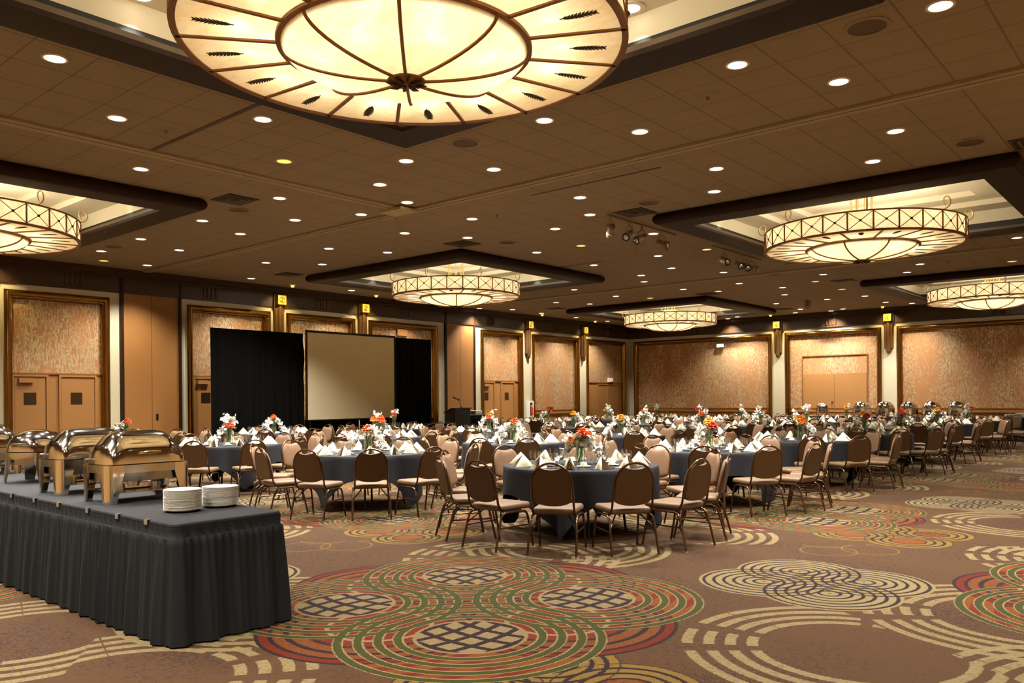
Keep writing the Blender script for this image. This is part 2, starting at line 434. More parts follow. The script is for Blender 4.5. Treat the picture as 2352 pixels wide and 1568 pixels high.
POS = {0: 'over the buffet tables nearest the camera', 1: 'nearest the camera', 2: 'in front of the projection screen', 3: 'over the aisle side in mid room', 4: 'by the far corner', 5: 'at the far end near the back chafing dishes'}
POSN = {0: 'cut by the left edge', 1: 'nearest the camera', 2: 'before the projection screen', 3: 'aisle side, mid room', 4: 'by the far corner', 5: 'cut by the right edge'}
def rect_loop(cx, cy, hx, hy, z): return [(cx-hx, cy-hy, z), (cx+hx, cy-hy, z), (cx+hx, cy+hy, z), (cx-hx, cy+hy, z)]
for ci, (xr, yr) in enumerate(COFF):
    cx, cy = (xr[0]+xr[1])/2, (yr[0]+yr[1])/2; hx, hy = (xr[1]-xr[0])/2, (yr[1]-yr[0])/2
    mb = MB()
    # bull-nosed dark frame hanging 0.2 m below the tiles
    prof = [(0.10, 0.0)] + [(0.10 - 0.10*math.sin(a), -0.10 + 0.10*math.cos(a)) for a in [PI*k/10 for k in range(11)]] + [(0.53, -0.20), (0.53, -0.15)]
    rings = [rect_loop(cx, cy, hx - i, hy - i, ZC + z) for i, z in prof]
    mb.loft(rings, M['dark'], True, False)
    mb.loft([rect_loop(cx, cy, hx-.53, hy-.53, ZC-.15), rect_loop(cx, cy, hx-.53, hy-.53, ZC-.10), rect_loop(cx, cy, hx-.30, hy-.30, ZC-.10)], M['lip'], True, False)
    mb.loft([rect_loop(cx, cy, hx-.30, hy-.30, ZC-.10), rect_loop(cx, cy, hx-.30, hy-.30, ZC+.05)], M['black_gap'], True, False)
    tag(mb.build('trim_%d' % (ci+1), smooth=30), 'dark brown bull-nosed frame of the ceiling coffer ' + POSN[ci], 'ceiling trim', kind='structure')
    mb = MB()
    z1 = ZC + 0.29
    st = [(0.30, ZC+.05), (0.30, z1), (0.85, z1), (0.85, z1+.10), (1.35, z1+.10), (1.35, z1+.20)]
    mb.loft([rect_loop(cx, cy, hx-i, hy-i, z) for i, z in st], M['coffer'], True, False)
    mb.add(rect_loop(cx, cy, hx-1.35, hy-1.35, z1+.20), [(3, 2, 1, 0)], M['coffer'])
    tag(mb.build('ceiling_coffer', smooth=0), 'cream stepped recess of the ceiling coffer ' + POSN[ci], 'ceiling', kind='structure')

# partition tracks and slots on the ceiling
def strip(name, x0, x1, y0, y1, h, mt, label):
    mb = MB(); mb.box(x0, x1, y0, y1, ZC-h, ZC+.002, mt)
    return tag(mb.build(name, smooth=0), label, 'ceiling track', kind='structure')
M['track'] = mat('painted_track', '#a4947a', 0.5); M['slot'] = mat('track_slot', '#4a3724', 0.6)
for k, (yy, nm) in enumerate(((9.72, 'nearer the camera'), (21.15, 'farther from the camera'))):
    mb = MB()
    mb.box(LX, RX, yy-.10, yy-.015, ZC-.035, ZC+.002, M['track']); mb.box(LX, RX, yy+.015, yy+.10, ZC-.035, ZC+.002, M['track'])
    mb.box(LX, RX, yy-.015, yy+.015, ZC-.012, ZC+.002, M['slot'])
    tag(mb.build('trim_%d' % (7+k), smooth=0), 'beige movable wall track across the ceiling, ' + nm, 'ceiling track', kind='structure')
mb = MB()
mb.box(-10.80, -10.69, FY, 9.62, ZC-.03, ZC+.002, M['track']); mb.box(-10.66, -10.55, FY, 9.62, ZC-.03, ZC+.002, M['track']); mb.box(-10.69, -10.66, FY, 9.62, ZC-.010, ZC+.002, M['slot'])
tag(mb.build('trim_9', smooth=0), 'beige movable wall track running away from the camera to the cross track', 'ceiling track', kind='structure')
mb = MB(); mb.box(-10.95, -10.40, 9.30, 9.66, ZC-.075, ZC-.032, M['cream'])
tag(mb.build('ceiling_junction_plate', smooth=0), 'small beige plate where the two ceiling tracks meet', 'ceiling plate')
for (x0, x1, y0, y1, lb) in ((-10.55, -8.05, 5.07, 5.13, 'dark slot diffuser in the tiles beside the nearest coffer'), (-8.4, -6.0, 10.32, 10.36, 'thin dark slot diffuser beyond the nearer ceiling track'), (-13.6, -11.2, 16.48, 16.52, 'thin dark slot diffuser between the two mid coffers'), (-8.1, -6.2, 20.02, 20.06, 'thin dark slot diffuser before the farther ceiling track')):
    mb = MB(); mb.box(x0, x1, y0, y1, ZC-.006, ZC+.001, M['slot'])
    tag(mb.build('ceiling_slot_vent', smooth=0), lb, 'vent', 'slot vents in the ceiling')

# ------------------------------------------------------------------ walls
class Wall:
    """maps (s along the wall, d out into the room, z) to world space"""
    def __init__(s, left): s.left = left
    def p(s, a, d, z): return (LX + d, a, z) if s.left else (a, BY - d, z)
    def box(s, mb, a0, a1, d0, d1, z0, z1, mt):
        if s.left: mb.box(LX+d0, LX+d1, a0, a1, z0, z1, mt)
        else: mb.box(a0, a1, BY-d1, BY-d0, z0, z1, mt)
    def frame(s, mb, a0, a1, z0, z1, prof, mt, bottom=False):
        """profile of (inset, depth) swept around the left, top and right of an opening"""
        path = [(a0, z0, 1, 0), (a0, z1, 1, -1), (a1, z1, -1, -1), (a1, z0, -1, 0)]
        rings = []
        for a, z, ia, iz in path: rings.append([s.p(a + ia*i, d, z + iz*i) for i, d in prof])
        mb.loft(rings, mt, False, False)
WL, WB = Wall(True), Wall(False)
FT, PT = 4.10, 3.91            # top of brass frames, top of the foil panels
RAILZ = 1.03
# cream wall faces (the recess of each bay is cut out by building the wall around it)
def wall_around(name, Wd, a_lo, a_hi, bays, label):
    mb = MB(); cur = a_lo
    def quad(a0, a1, z0, z1, d=0.0):
        mb.add([Wd.p(a0, d, z0), Wd.p(a1, d, z0), Wd.p(a1, d, z1), Wd.p(a0, d, z1)], [(0, 1, 2, 3)], M['cream'])
    for a0, a1 in bays:
        quad(cur, a0, 0, ZC); quad(a0, a1, FT, ZC); cur = a1
    quad(cur, a_hi, 0, ZC)
    return tag(mb.build(name, smooth=0), label, 'wall', kind='structure')
BAYL = [(6.55, 8.88), (10.90, 13.44), (13.98, 16.53), (17.08, 20.18), (22.42, 24.88), (25.46, 28.68), (29.22, 32.33)]
BAYB = [(-20.45, -13.78), (-13.22, -9.47), (-8.92, -2.25)]
wall_around('wall_left', WL, FY, BY, BAYL, 'cream wall with framed foil panels and the projection screen')
wall_around('wall_back', WB, LX, RX, BAYB, 'cream far wall with three framed foil panels')
MB().add([(RX, FY, 0), (RX, BY, 0), (RX, BY, ZC), (RX, FY, ZC)], [(0, 1, 2, 3)], M['front_wall']).build('wall_right', smooth=0)
MB().add([(LX, FY, 0), (RX, FY, 0), (RX, FY, ZC), (LX, FY, ZC)], [(0, 1, 2, 3)], M['front_wall']).build('wall_front', smooth=0)
tag(bpy.data.objects['wall_right'], 'plain tan wall on the aisle side', 'wall', kind='structure'); tag(bpy.data.objects['wall_front'], 'plain tan wall behind the camera', 'wall', kind='structure')

tn = [10]
def trim(mb, label, smooth=30):
    o = mb.build('trim_%d' % tn[0], smooth=smooth); tn[0] += 1
    return tag(o, label, 'wall trim', kind='structure')
# dark frieze under the ceiling, with a deeper fascia on top
for Wd, lo, hi, nm in ((WL, FY, BY, 'left'), (WB, LX, RX, 'far')):
    mb = MB()
    rings = [[Wd.p(a, d, z) for d, z in ((0.0, 4.235), (0.05, 4.235), (0.05, 4.63), (0.10, 4.63), (0.10, 4.66), (0.16, 4.69), (0.16, ZC), (0.0, ZC))] for a in (lo, hi)]
    mb.loft(rings, M['frieze'], True, True)
    trim(mb, 'dark brown frieze band along the top of the %s wall' % nm)
mold = [(0.0, 0.0), (0.0, 0.035), (0.02, 0.04)] + [(0.02 + 0.055 - 0.055*math.cos(a), 0.035 + 0.05*math.sin(a)) for a in [PI*k/8 for k in range(9)]] + [(0.135, 0.03), (0.135, 0.02)] + [(0.135 + 0.022 - 0.022*math.cos(a), 0.015 + 0.03*math.sin(a) - 0.05*k_/6) for k_, a in enumerate([PI*k/6 for k in range(7)])] + [(0.18, -0.06), (0.18, -0.10)]
names_l = ['nearest the camera, over the door pair', 'left of the projection screen', 'behind the projection screen', 'at the right end of the drapes', 'beyond the lectern', 'with the fire extinguisher beside it', 'in the far corner']
names_b = ['in the far corner', 'around the tan double doors', 'behind the far chafing dishes']
def bay(Wd, a0, a1, where, full, wname):
    mb = MB(); Wd.frame(mb, a0, a1, 0, FT, mold, M['brass'])
    trim(mb, 'brass moulded frame on the %s wall %s' % (wname, where), 25)
    mb = MB()
    b0, b1 = a0+.18, a1-.18
    z0 = RAILZ if full else 2.2
    n = 1
    mb.add([Wd.p(b0, -.10, z0), Wd.p(b1, -.10, z0), Wd.p(b1, -.10, PT), Wd.p(b0, -.10, PT)], [(0, 1, 2, 3)], M['foil'])
    o = mb.build('trim_%d' % tn[0], smooth=0); tn[0] += 1
    tag(o, 'coppery panel with crinkled silver streaks on the %s wall %s' % (wname, where), 'wall panel', kind='structure')
    mb = MB()
    if full:
        mb.add([Wd.p(b0, -.10, 0), Wd.p(b1, -.10, 0), Wd.p(b1, -.10, .88), Wd.p(b0, -.10, .88)], [(0, 1, 2, 3)], M['wain'])
        Wd.box(mb, b0, b1, -.10, -.055, RAILZ-.03, RAILZ+.012, M['rail']); Wd.box(mb, b0, b1, -.10, -.065, .895, RAILZ-.03, M['wain']); Wd.box(mb, b0, b1, -.10, -.06, .865, .895, M['rail'])
        trim(mb, 'tan wainscot and bronze rail below the %s wall panel %s' % (wname, where))
    else:
        mb.add([Wd.p(b0, -.10, 0), Wd.p(b1, -.10, 0), Wd.p(b1, -.10, 2.2), Wd.p(b0, -.10, 2.2)], [(0, 1, 2, 3)], M['door'])
        Wd.box(mb, b0, b1, -.10, -.07, 2.175, 2.21, M['rail'])
        trim(mb, 'tan door surround below the %s wall panel %s' % (wname, where))
for k, (a0, a1) in enumerate(BAYL): bay(WL, a0, a1, names_l[k], k in (2, 3, 5), 'left')
for k, (a0, a1) in enumerate(BAYB): bay(WB, a0, a1, names_b[k], True, 'far')
# four-tube ornaments on the frieze above each bay
def flutes(Wd, a, where, wname):
    mb = MB()
    for k in range(4):
        q = a + (k-1.5)*.115
        pr = [(0.04, 4.60), (0.04, 4.34), (0.03, 4.31), (0.004, 4.295)]
        n = 8
        rings = [[Wd.p(q + r*math.cos(PI*j/n), .05 + r*math.sin(PI*j/n), z) for j in range(n+1)] for r, z in pr]
        mb.loft(rings, M['frieze'], False, False)
    trim(mb, 'four short dark tubes on the frieze of the %s wall %s' % (wname, where), 40)
for k, (a0, a1) in enumerate(BAYL): flutes(WL, {0: 8.05, 1: 11.55, 4: 22.95}.get(k, (a0+a1)/2), names_l[k], 'left')
for k, (a0, a1) in enumerate(BAYB): flutes(WB, (a0+a1)/2, names_b[k], 'far')
# pilaster sconces with gilt emblems
def sconce(Wd, a, where):
    ro = empty('wall_sconce', Wd.p(a, 0, 3.1), 'bronze tube sconce under gilt emblem, ' + where, 'wall ornament', 'wall sconces')
    off = Vector(Wd.p(a, 0, 3.1))
    def b(mb, name, sm=40):
        mb.v = [tuple(Vector(p) - off) for p in mb.v]
        return mb.build(name, ro, sm)
    mb = MB(); Wd.box(mb, a-.20, a+.20, .05, .10, 4.22, 4.66, M['frieze']); Wd.box(mb, a-.17, a+.17, .0, .07, 4.14, 4.30, M['sconce']); b(mb, 'backplate', 0)
    def half(q, r, z0, z1, d0, nm, bottom):
        mb = MB(); n = 10; r_ = []
        zz = [z1, z0] + ([z0-.05, z0-.10] if bottom else [z0-.012])
        rr = [r, r] + ([r*.95, r*.5] if bottom else [r*.8])
        for z, q_ in zip(zz, rr): r_.append([Wd.p(q + q_*math.cos(PI*j/n), d0 + q_*1.1*math.sin(PI*j/n), z) for j in range(n+1)] + [Wd.p(q - q_, 0.0, z), Wd.p(q + q_, 0.0, z)])
        mb.loft(r_, M['sconce'], True, True); b(mb, nm)
    half(a-.10, .065, 3.30, 4.26, .03, 'tube', False); half(a+.10, .065, 3.30, 4.26, .03, 'tube', False); half(a, .082, 3.21, 4.30, .06, 'tube', True)
    mb = MB(); Wd.box(mb, a-.135, a+.135, .10, .22, 4.31, 4.575, M['emblem']); em = b(mb, 'emblem', 0)
    mb = MB()
    def ring(r, t, d, n=20): mb.tube([Wd.p(a + r*math.cos(2*PI*k/n), d, 4.4425 + r*math.sin(2*PI*k/n)) for k in range(n)], t, M['emblem_dark'], 5, True)
    ring(.085, .010, .222)
    o1 = mb
    for q0, sgn in ((-.035, 1), (.03, -1)):
        mb.tube([Wd.p(a + q0 + .045*sgn*math.cos(t), .224, 4.4425 + sgn*.012 + .055*math.sin(t)) for t in [(-1.9 + 3.8*k/9) for k in range(10)]], .009, M['emblem_dark'], 5)
    mb.tube([Wd.p(a-.07, .226, 4.40), Wd.p(a-.01, .226, 4.435), Wd.p(a+.02, .226, 4.47), Wd.p(a+.07, .226, 4.49)], [.004, .014, .012, .003], M['emblem_dark'], 5)
    k = b(mb, 'emblem_relief'); k.parent = em
SCL = [(6.26, 'at the left edge of the picture'), (13.71, 'left of the projection screen'), (16.81, 'above the projection screen'), (25.18, 'above the fire extinguisher'), (28.95, 'left of the exit doors')]
SCB = [(-13.5, 'left of the tan double doors on the far wall'), (-9.2, 'right of the tan double doors on the far wall'), (-1.95, 'at the right end of the far wall')]
for a, wh in SCL: sconce(WL, a, wh)
for a, wh in SCB: sconce(WB, a, wh)

# tan folding-wall pockets on the left wall
def pocket(a0, a1, where, wname):
    mb = MB()
    mid = (a0+a1)/2
    WL.box(mb, a0+.08, mid-.006, 0, .04, 0.02, 4.235, M['tan']); WL.box(mb, mid+.006, a1-.08, 0, .04, 0.02, 4.235, M['tan'])
    WL.box(mb, mid-.006, mid+.006, 0, .02, 0.02, 4.235, M['black_gap'])
    WL.box(mb, a0, a0+.08, 0, .07, 0, ZC, M['dark']); WL.box(mb, a1-.08, a1, 0, .07, 0, ZC, M['dark'])
    WL.box(mb, a0+.08, a1-.08, .05, .075, 4.235, ZC-.02, M['frieze'])
    o = tag(mb.build('door_%d' % (1 if wname else 2), smooth=0), 'pair of tall tan folding-wall pocket doors ' + where, 'door', kind='structure')
    mb = MB(); WL.box(mb, mid+.10, mid+.16, .04, .05, 1.04, 1.20, M['black']); mb.build('door_pull', o, 0)
pocket(9.13, 10.72, 'between the two near door pairs', True)
pocket(20.52, 22.08, 'behind the lectern', False)

# service doors
dn = [3]
def door_leaf(Wd, a0, a1, z1, label, win=None, closer=None, knob=None, d=-.10, rim=True):
    mb = MB()
    Wd.box(mb, a0, a1, d, d+.022, 0.02, z1, M['door'])
    o = tag(mb.build('door_%d' % dn[0], smooth=0), label, 'door', kind='structure'); dn[0] += 1
    if rim:
        mb = MB(); pf = [(-.06, 0.001), (-.06, .045), (-.012, .045), (-.012, .026)]
        rr = []
        for a, z, ia, iz in [(a0, 0, 1, 0), (a0, z1, 1, -1), (a1, z1, -1, -1), (a1, 0, -1, 0)]: rr.append([Wd.p(a + ia*i, d + q, z + iz*i) for i, q in pf])
        mb.loft(rr, M['door'], False, False); mb.build('door_casing', o, 0)
    if win:
        mb = MB(); Wd.box(mb, win[0], win[1], d+.015, d+.028, 1.47, 1.75, M['window']); mb.build('door_window', o, 0)
    if closer:
        mb = MB(); Wd.box(mb, closer[0], closer[1], d+.022, d+.09, z1-.13, z1-.03, M['door']); mb.build('door_closer', o, 0)
    if knob:
        mb = MB(); c0 = Wd.p(knob, d+.05, 1.30); mb.ball(c0, .035, M['gilt'], 10, 6); mb.build('door_knob', o)
door_leaf(WL, 6.79, 7.44, 2.11, 'tan door with square window and closer, left of the near pair', (6.976, 7.237), (6.86, 7.17))
door_leaf(WL, 7.79, 8.54, 2.11, 'tan door with square window, right of the near pair', (7.997, 8.26))
door_leaf(WL, 11.16, 12.0, 2.11, 'tan door half hidden by the black drape', (11.33, 11.60), (11.22, 11.53))
door_leaf(WL, 22.66, 23.22, 2.11, 'tan door with dark window just beyond the lectern', (22.70, 22.92), (22.66, 22.95))
door_leaf(WL, 23.72, 24.40, 2.11, 'tan door with dark window beside the extinguisher pillar', (23.87, 24.10))
door_leaf(WL, 30.27, 31.02, 2.09, 'left leaf of the exit doors in the far corner')
door_leaf(WL, 31.05, 31.80, 2.09, 'right leaf of the exit doors in the far corner')
mb = MB(); pf = [(0, 0), (0, .03), (.035, .03), (.035, 0)]
WB.frame(mb, -12.56, -10.0, 0, 3.13, [(i, d-.10) for i, d in pf], M['rail']); trim(mb, 'thin bronze frame around the tan double doors on the far wall')
door_leaf(WB, -12.50, -11.285, 2.39, 'left leaf of the big tan double doors on the far wall', knob=-11.36, rim=False)
door_leaf(WB, -11.27, -10.05, 2.39, 'right leaf of the big tan double doors on the far wall', rim=False)
# small wall fittings
def wbox(name, Wd, a0, a1, d0, d1, z0, z1, mt, label, cat):
    mb = MB(); Wd.box(mb, a0, a1, d0, d1, z0, z1, mt)
    return tag(mb.build(name, smooth=0), label, cat)
wbox('wall_mounted_speaker', WB, -16.25, -15.95, -.10, .02, 3.66, 3.80, M['white'], 'small white box high on the far corner panel', 'speaker')
wbox('wall_mounted_speaker', WL, 18.35, 18.80, -.10, -.02, 3.67, 3.88, M['wain'], 'small tan box on the panel above the right drape', 'speaker')
o = wbox('exit_sign', WL, 31.02, 31.36, -.10, -.02, 2.22, 2.42, M['white'], 'small pinkish lit sign over the far corner doors', 'sign')
mb = MB(); WL.box(mb, 31.05, 31.33, -.02, -.012, 2.25, 2.39, M['sign']); mb.build('sign_face', o, 0)
o = wbox('fire_extinguisher_cabinet', WL, 25.05, 25.36, 0, .16, .76, 1.42, M['white'], 'white wall cabinet with a window on the cream pillar by the doors', 'cabinet')
mb = MB(); WL.box(mb, 25.14, 25.27, .155, .165, .84, 1.35, M['window']); mb.build('cabinet_window', o, 0)
mb = MB(); mb.lathe([(.001, .0), (.045, .0), (.045, .26), (.02, .30), (.02, .34)], 10, M['extinguisher'], WL.p(25.2, .21, .86)); mb.build('extinguisher', o)
mb = MB(); WL.box(mb, 25.17, 25.23, .165, .18, 1.16, 1.24, M['yellow_tag']); mb.build('tag', o, 0)
wbox('wall_ledge', WL, 26.55, 26.95, -.10, -.04, 1.13, 1.16, M['rail'], 'little dark ledge low on the foil panel right of the extinguisher', 'ledge')

# ------------------------------------------------------------------ chandeliers
def chandelier(cx, cy, label):
    ZR, R, RI = 4.233, 1.70, 0.95
    ro = empty('chandelier', (cx, cy, 3.98), label, 'chandelier', 'round parchment chandeliers')
    z0 = ZR - 3.98
    n = 96
    def circ(r, z, k=n): return [(r*math.cos(2*PI*i/k), r*math.sin(2*PI*i/k), z) for i in range(k)]
    mb = MB(); mb.loft([circ(R, z0), circ(R, z0+.33)], M['shade'], True, False); mb.build('drum_shade', ro)
    mb = MB(); mb.loft([circ(R, z0), circ(RI, z0+.004)], M['shade'], True, False); mb.build('ring_shade', ro)
    mb = MB(); prof = [(RI, z0)] + [(RI*math.cos(t), z0 - .235*math.sin(t)) for t in [PI/2*k/12 for k in range(1, 12)]] + [(.10, z0-.237)]
    mb.loft([circ(r, z, 64) for r, z in prof], M['shade'], True, False); mb.build('dome_shade', ro)
    mb = MB(); mb.loft([circ(R+.015, z0-.012), circ(R+.015, z0+.02), circ(R-.035, z0+.02), circ(R-.035, z0-.012), circ(R+.015, z0-.012)], M['ironwork'], True, False)
    mb.build('lower_rim', ro)
    mb = MB(); mb.loft([circ(R+.015, z0+.318), circ(R+.015, z0+.342), circ(R-.012, z0+.342), circ(R-.012, z0+.318), circ(R+.015, z0+.318)], M['ironwork'], True, False)
    mb.build('upper_rim', ro)
    mb = MB(); mb.loft([circ(RI+.03, z0-.018), circ(RI+.03, z0+.012), circ(RI-.035, z0+.012), circ(RI-.035, z0-.030), circ(RI+.03, z0-.018)], M['ironwork'], True, False)
    mb.build('inner_ring', ro)
    for k in range(16):
        a = math.radians(6 + 22.5*k); ca, sa = math.cos(a), math.sin(a)
        w2 = .016
        q = []
        for r, z in ((RI, z0-.012), (R, z0-.012)):
            q += [(r*ca - w2*sa, r*sa + w2*ca, z), (r*ca + w2*sa, r*sa - w2*ca, z)]
        mb2 = MB(); mb2.hexa([q[0], q[1], q[3], q[2]] + [(x, y, z+.018) for x, y, z in (q[0], q[1], q[3], q[2])], M['ironwork'])
        mb2.build('ring_bar', ro, 0)
    for k in range(16):
        a = math.radians(17 + 22.5*k); ca, sa = math.cos(a), math.sin(a)
        mb2 = MB()
        # leaf cut-out lying on the shade: stem with paired leaflets along the radius
        def lp(r, t): return (r*ca - t*sa, r*sa + t*ca, z0-.006)
        mb2.hexa([lp(1.27, -.004), lp(1.27, .004), lp(1.55, .004), lp(1.55, -.004)] + [(x, y, z+.004) for x, y, z in (lp(1.27, -.004), lp(1.27, .004), lp(1.55, .004), lp(1.55, -.004))], M['leafcut'])
        for j in range(9):
            r = 1.29 + .028*j; L = .028 + .016*math.sin(PI*j/8)
            for sg in (-1, 1):
                a4 = [lp(r, 0), lp(r+.018, sg*L*.6), lp(r+.045, sg*L), lp(r+.030, sg*.004)]
                mb2.hexa(a4 + [(x, y, z+.004) for x, y, z in a4], M['leafcut'])
        mb2.build('leaf_ornament', ro, 0)
    for k in range(8):
        a = math.radians(45*k); ca, sa = math.cos(a), math.sin(a)
        pts = [(r*ca, r*sa, z-.006) for r, z in prof]
        mb2 = MB(); mb2.tube(pts, .014, M['ironwork'], 6); mb2.build('dome_rib', ro)
    mb = MB(); mb.lathe([(.02, z0-.262), (.10, z0-.260), (.145, z0-.248), (.15, z0-.238), (.14, z0-.228), (.02, z0-.226)], 24, M['ironwork'])
    for k in range(8):
        a = math.radians(45*k + 11.25); ca, sa = math.cos(a), math.sin(a)
        mb.tube([(.03*ca, .03*sa, z0-.268), (.09*ca, .09*sa, z0-.272), (.16*ca, .16*sa, z0-.262)], [.006, .018, .004], M['leafcut'], 6)
    mb.build('finial', ro)
    NP = 27
    for k in range(NP):
        a0, a1 = 2*PI*k/NP, 2*PI*(k+1)/NP
        rr = R + .006
        def dp(a, z): return (rr*math.cos(a), rr*math.sin(a), z0 + z)
        mb2 = MB(); mb2.tube([dp(a0, .01), dp(a0, .32)], .014, M['ironwork'], 5); mb2.build('drum_post', ro)
        mb2 = MB(); N4 = 4
        mb2.tube([dp(a0 + (a1-a0)*i/N4, .02 + .30*i/N4) for i in range(N4+1)], .0065, M['ironwork'], 4)
        mb2.tube([dp(a0 + (a1-a0)*i/N4, .32 - .30*i/N4) for i in range(N4+1)], .0065, M['ironwork'], 4)
        mb2.ball(dp((a0+a1)/2, .17), .024, M['leafcut'], 6, 4)
        mb2.build('cross_lattice', ro)
    for k in range(8):
        a = math.radians(45*k + 20); ca, sa = math.cos(a), math.sin(a)
        def sp(r, z): return (r*ca, r*sa, z0+z)
        pts = [sp(R-.02, .34), sp(R+.03, .36)] + [sp(R + .03 + (.095 - .065*t)*math.sin(2*PI*.93*t + .15), .36 + .105 - (.105 - .035*t)*math.cos(2*PI*.93*t + .15)) for t in [i/14 for i in range(15)]]
        mb2 = MB(); mb2.tube(pts, [.016 - .008*i/len(pts) for i in range(len(pts))], M['gold_pole'], 6); mb2.build('scroll', ro)
    mb = MB()
    for k in range(8):
        a = 2*PI*k/8
        mb.tube([(.19*math.cos(a), .19*math.sin(a), z0+.33), (.19*math.cos(a), .19*math.sin(a), ZC + .48 - 3.98)], .013, M['gold_pole'], 6)
    mb.lathe([(.10, z0+.42), (.235, z0+.42), (.25, z0+.45), (.235, z0+.47), (.235, z0+.53), (.25, z0+.55), (.10, z0+.56)], 24, M['gold_pole'])
    mb.lathe([(.10, ZC+.40-3.98), (.24, ZC+.40-3.98), (.26, ZC+.46-3.98), (.26, ZC+.485-3.98)], 24, M['gold_pole'])
    for k in range(4):
        a = PI/4 + PI/2*k
        mb.tube([(.15*math.cos(a), .15*math.sin(a), z0+.40), (.9*math.cos(a), .9*math.sin(a), z0+.30), (R*math.cos(a), R*math.sin(a), z0+.30)], .012, M['gold_pole'], 5)
    mb.build('suspension', ro)
    BC = (1.0, 0.87, 0.66)
    for k in range(16):
        a = math.radians(17 + 22.5*k)
        lamp('POINT', 'chandelier_bulb', (cx + 1.22*math.cos(a), cy + 1.22*math.sin(a), ZR+.085), BULB_RING, BC, shadow_soft_size=.02)
    for k in range(8):
        a = math.radians(45*k + 20)
        lamp('POINT', 'chandelier_bulb', (cx + .66*math.cos(a), cy + .66*math.sin(a), ZR-.06), BULB_DOME, BC, shadow_soft_size=.025)
    for k in range(8):
        a = math.radians(45*k + 10)
        lamp('POINT', 'drum_fill_light', (cx + 1.22*math.cos(a), cy + 1.22*math.sin(a), ZR+.23), DRUM_FILL, BC, shadow_soft_size=.03)  # added point lights inside the drum to brighten its shade
    for k in range(4):
        a = math.radians(45 + 90*k)
        lamp('POINT', 'coffer_fill_light', (cx + .8*math.cos(a), cy + .8*math.sin(a), ZR+.46), COFFER_FILL, (1.0, .90, .70), shadow_soft_size=.06)  # added point lights above the drum to brighten the coffer recess
BULB_RING, BULB_DOME, DRUM_FILL, COFFER_FILL = 0.50, 0.45, 2.4, 22.0
CH = [(-15.33, 4.25, 0), (-4.735, 4.302, 1), (-15.31, 15.63, 2), (-4.845, 15.587, 3), (-15.42, 27.21, 4), (-4.80, 27.2, 5)]
for x, y, k in CH: chandelier(x, y, 'round parchment and iron chandelier, ' + POSN[k])
# coffer downlights that scallop the cream walls
def coffer_light(x, y, where):
    z1 = ZC + .29
    mb = MB(); mb.lathe([(.13, z1-.012), (.13, z1+.002), (.09, z1+.002), (.085, z1-.014), (.13, z1-.012)], 24, M['trimring'], (x, y, 0), False)
    mb.lathe([(.088, z1-.004), (.001, z1-.004)], 24, M['lamp_white'], (x, y, 0), False)
    tag(mb.build('coffer_downlight'), 'white downlight, ' + where, 'downlight', 'coffer downlights')
    l = lamp('SPOT', 'coffer_spot', (x, y, z1-.03), 70.0, (1, .95, .86), shadow_soft_size=.03); l.data.spot_size = math.radians(78); l.data.spot_blend = .35
for ci, (xr, yr) in enumerate(COFF):
    x0, x1, y0, y1 = xr[0]+.30, xr[1]-.30, yr[0]+.30, yr[1]-.30
    mx_, my_ = (x0+x1)/2, (y0+y1)/2
    for x, y, wh in ((x0+.17, (y0+y1)/2 - .75, 'left side'), ((x0+x1)/2 + .75, y1-.17, 'far side'), (x1-.17, (y0+y1)/2 + .75, 'right side'), ((x0+x1)/2 - .75, y0+.17, 'near side')):
        coffer_light(x, y, wh + ' of the coffer ' + POSN[ci])

# ------------------------------------------------------------------ recessed downlights
DOWN_E = 600.0
DL = [(-19.67,8.32),(-19.57,9.3),(-20.31,21.94),(-19.7,23.1),(-19.77,24.91),(-19.81,27.26),(-19.79,29.52),(-18.45,7.75),(-17.11,8.84),(-17.19,11.05),(-17.19,22.48),(-16.59,23.65),(-16.5,7.71),(-16.42,12.12),(-15.53,32.3),(-14.58,8.8),(-14.6,10.95),(-14.74,20.2),(-14.72,22.46),(-14.89,31.83),(-14.02,7.69),(-14.03,12.13),(-14.17,23.69),(-12.73,8.8),(-11.53,5.4),(-11.54,7.68),(-12.15,10.96),(-11.56,12.15),(-11.58,14.44),(-11.65,16.8),(-11.7,19.11),(-12.28,20.21),(-12.28,22.49),(-11.7,23.68),(-11.76,28.32),(-11.83,30.77),(-12.5,31.98),(-11.49,9.33),(-10.52,26.02),(-10.62,31.9),(-11.21,32.3),(-9.66,4.25),(-9.71,6.54),(-9.68,8.23),(-10.22,9.28),(-10.29,10.94),(-9.7,12.68),(-10.37,14.47),(-9.79,16.75),(-10.48,18.59),(-9.82,20.18),(-10.45,22.48),(-9.88,24.27),(-9.96,28.33),(-8.53,14.41),(-8.57,16.78),(-8.66,23.67),(-8.68,25.99),(-8.71,28.3),(-8.74,30.7),(-8.42,3.12),(-8.44,5.4),(-8.45,7.66),(-7.83,8.79),(-7.88,10.98),(-8.49,12.13),(-7.99,22.44),(-8.14,31.77),(-6.0,7.65),(-6.05,12.13),(-5.55,22.41),(-6.18,23.64),(-5.37,8.77),(-5.42,10.94),(-3.56,7.66),(-3.6,12.1),(-3.72,23.56),(-2.95,8.79),(-2.97,10.91),(-3.08,20.08),(-1.72,7.66)]
YEL = {(-8.53,16.78), (-14.17,23.69), (-8.66,23.67), (-9.71,6.54), (-3.72,23.56), (-10.37,14.47), (-8.68,25.99), (-19.67,8.32)}
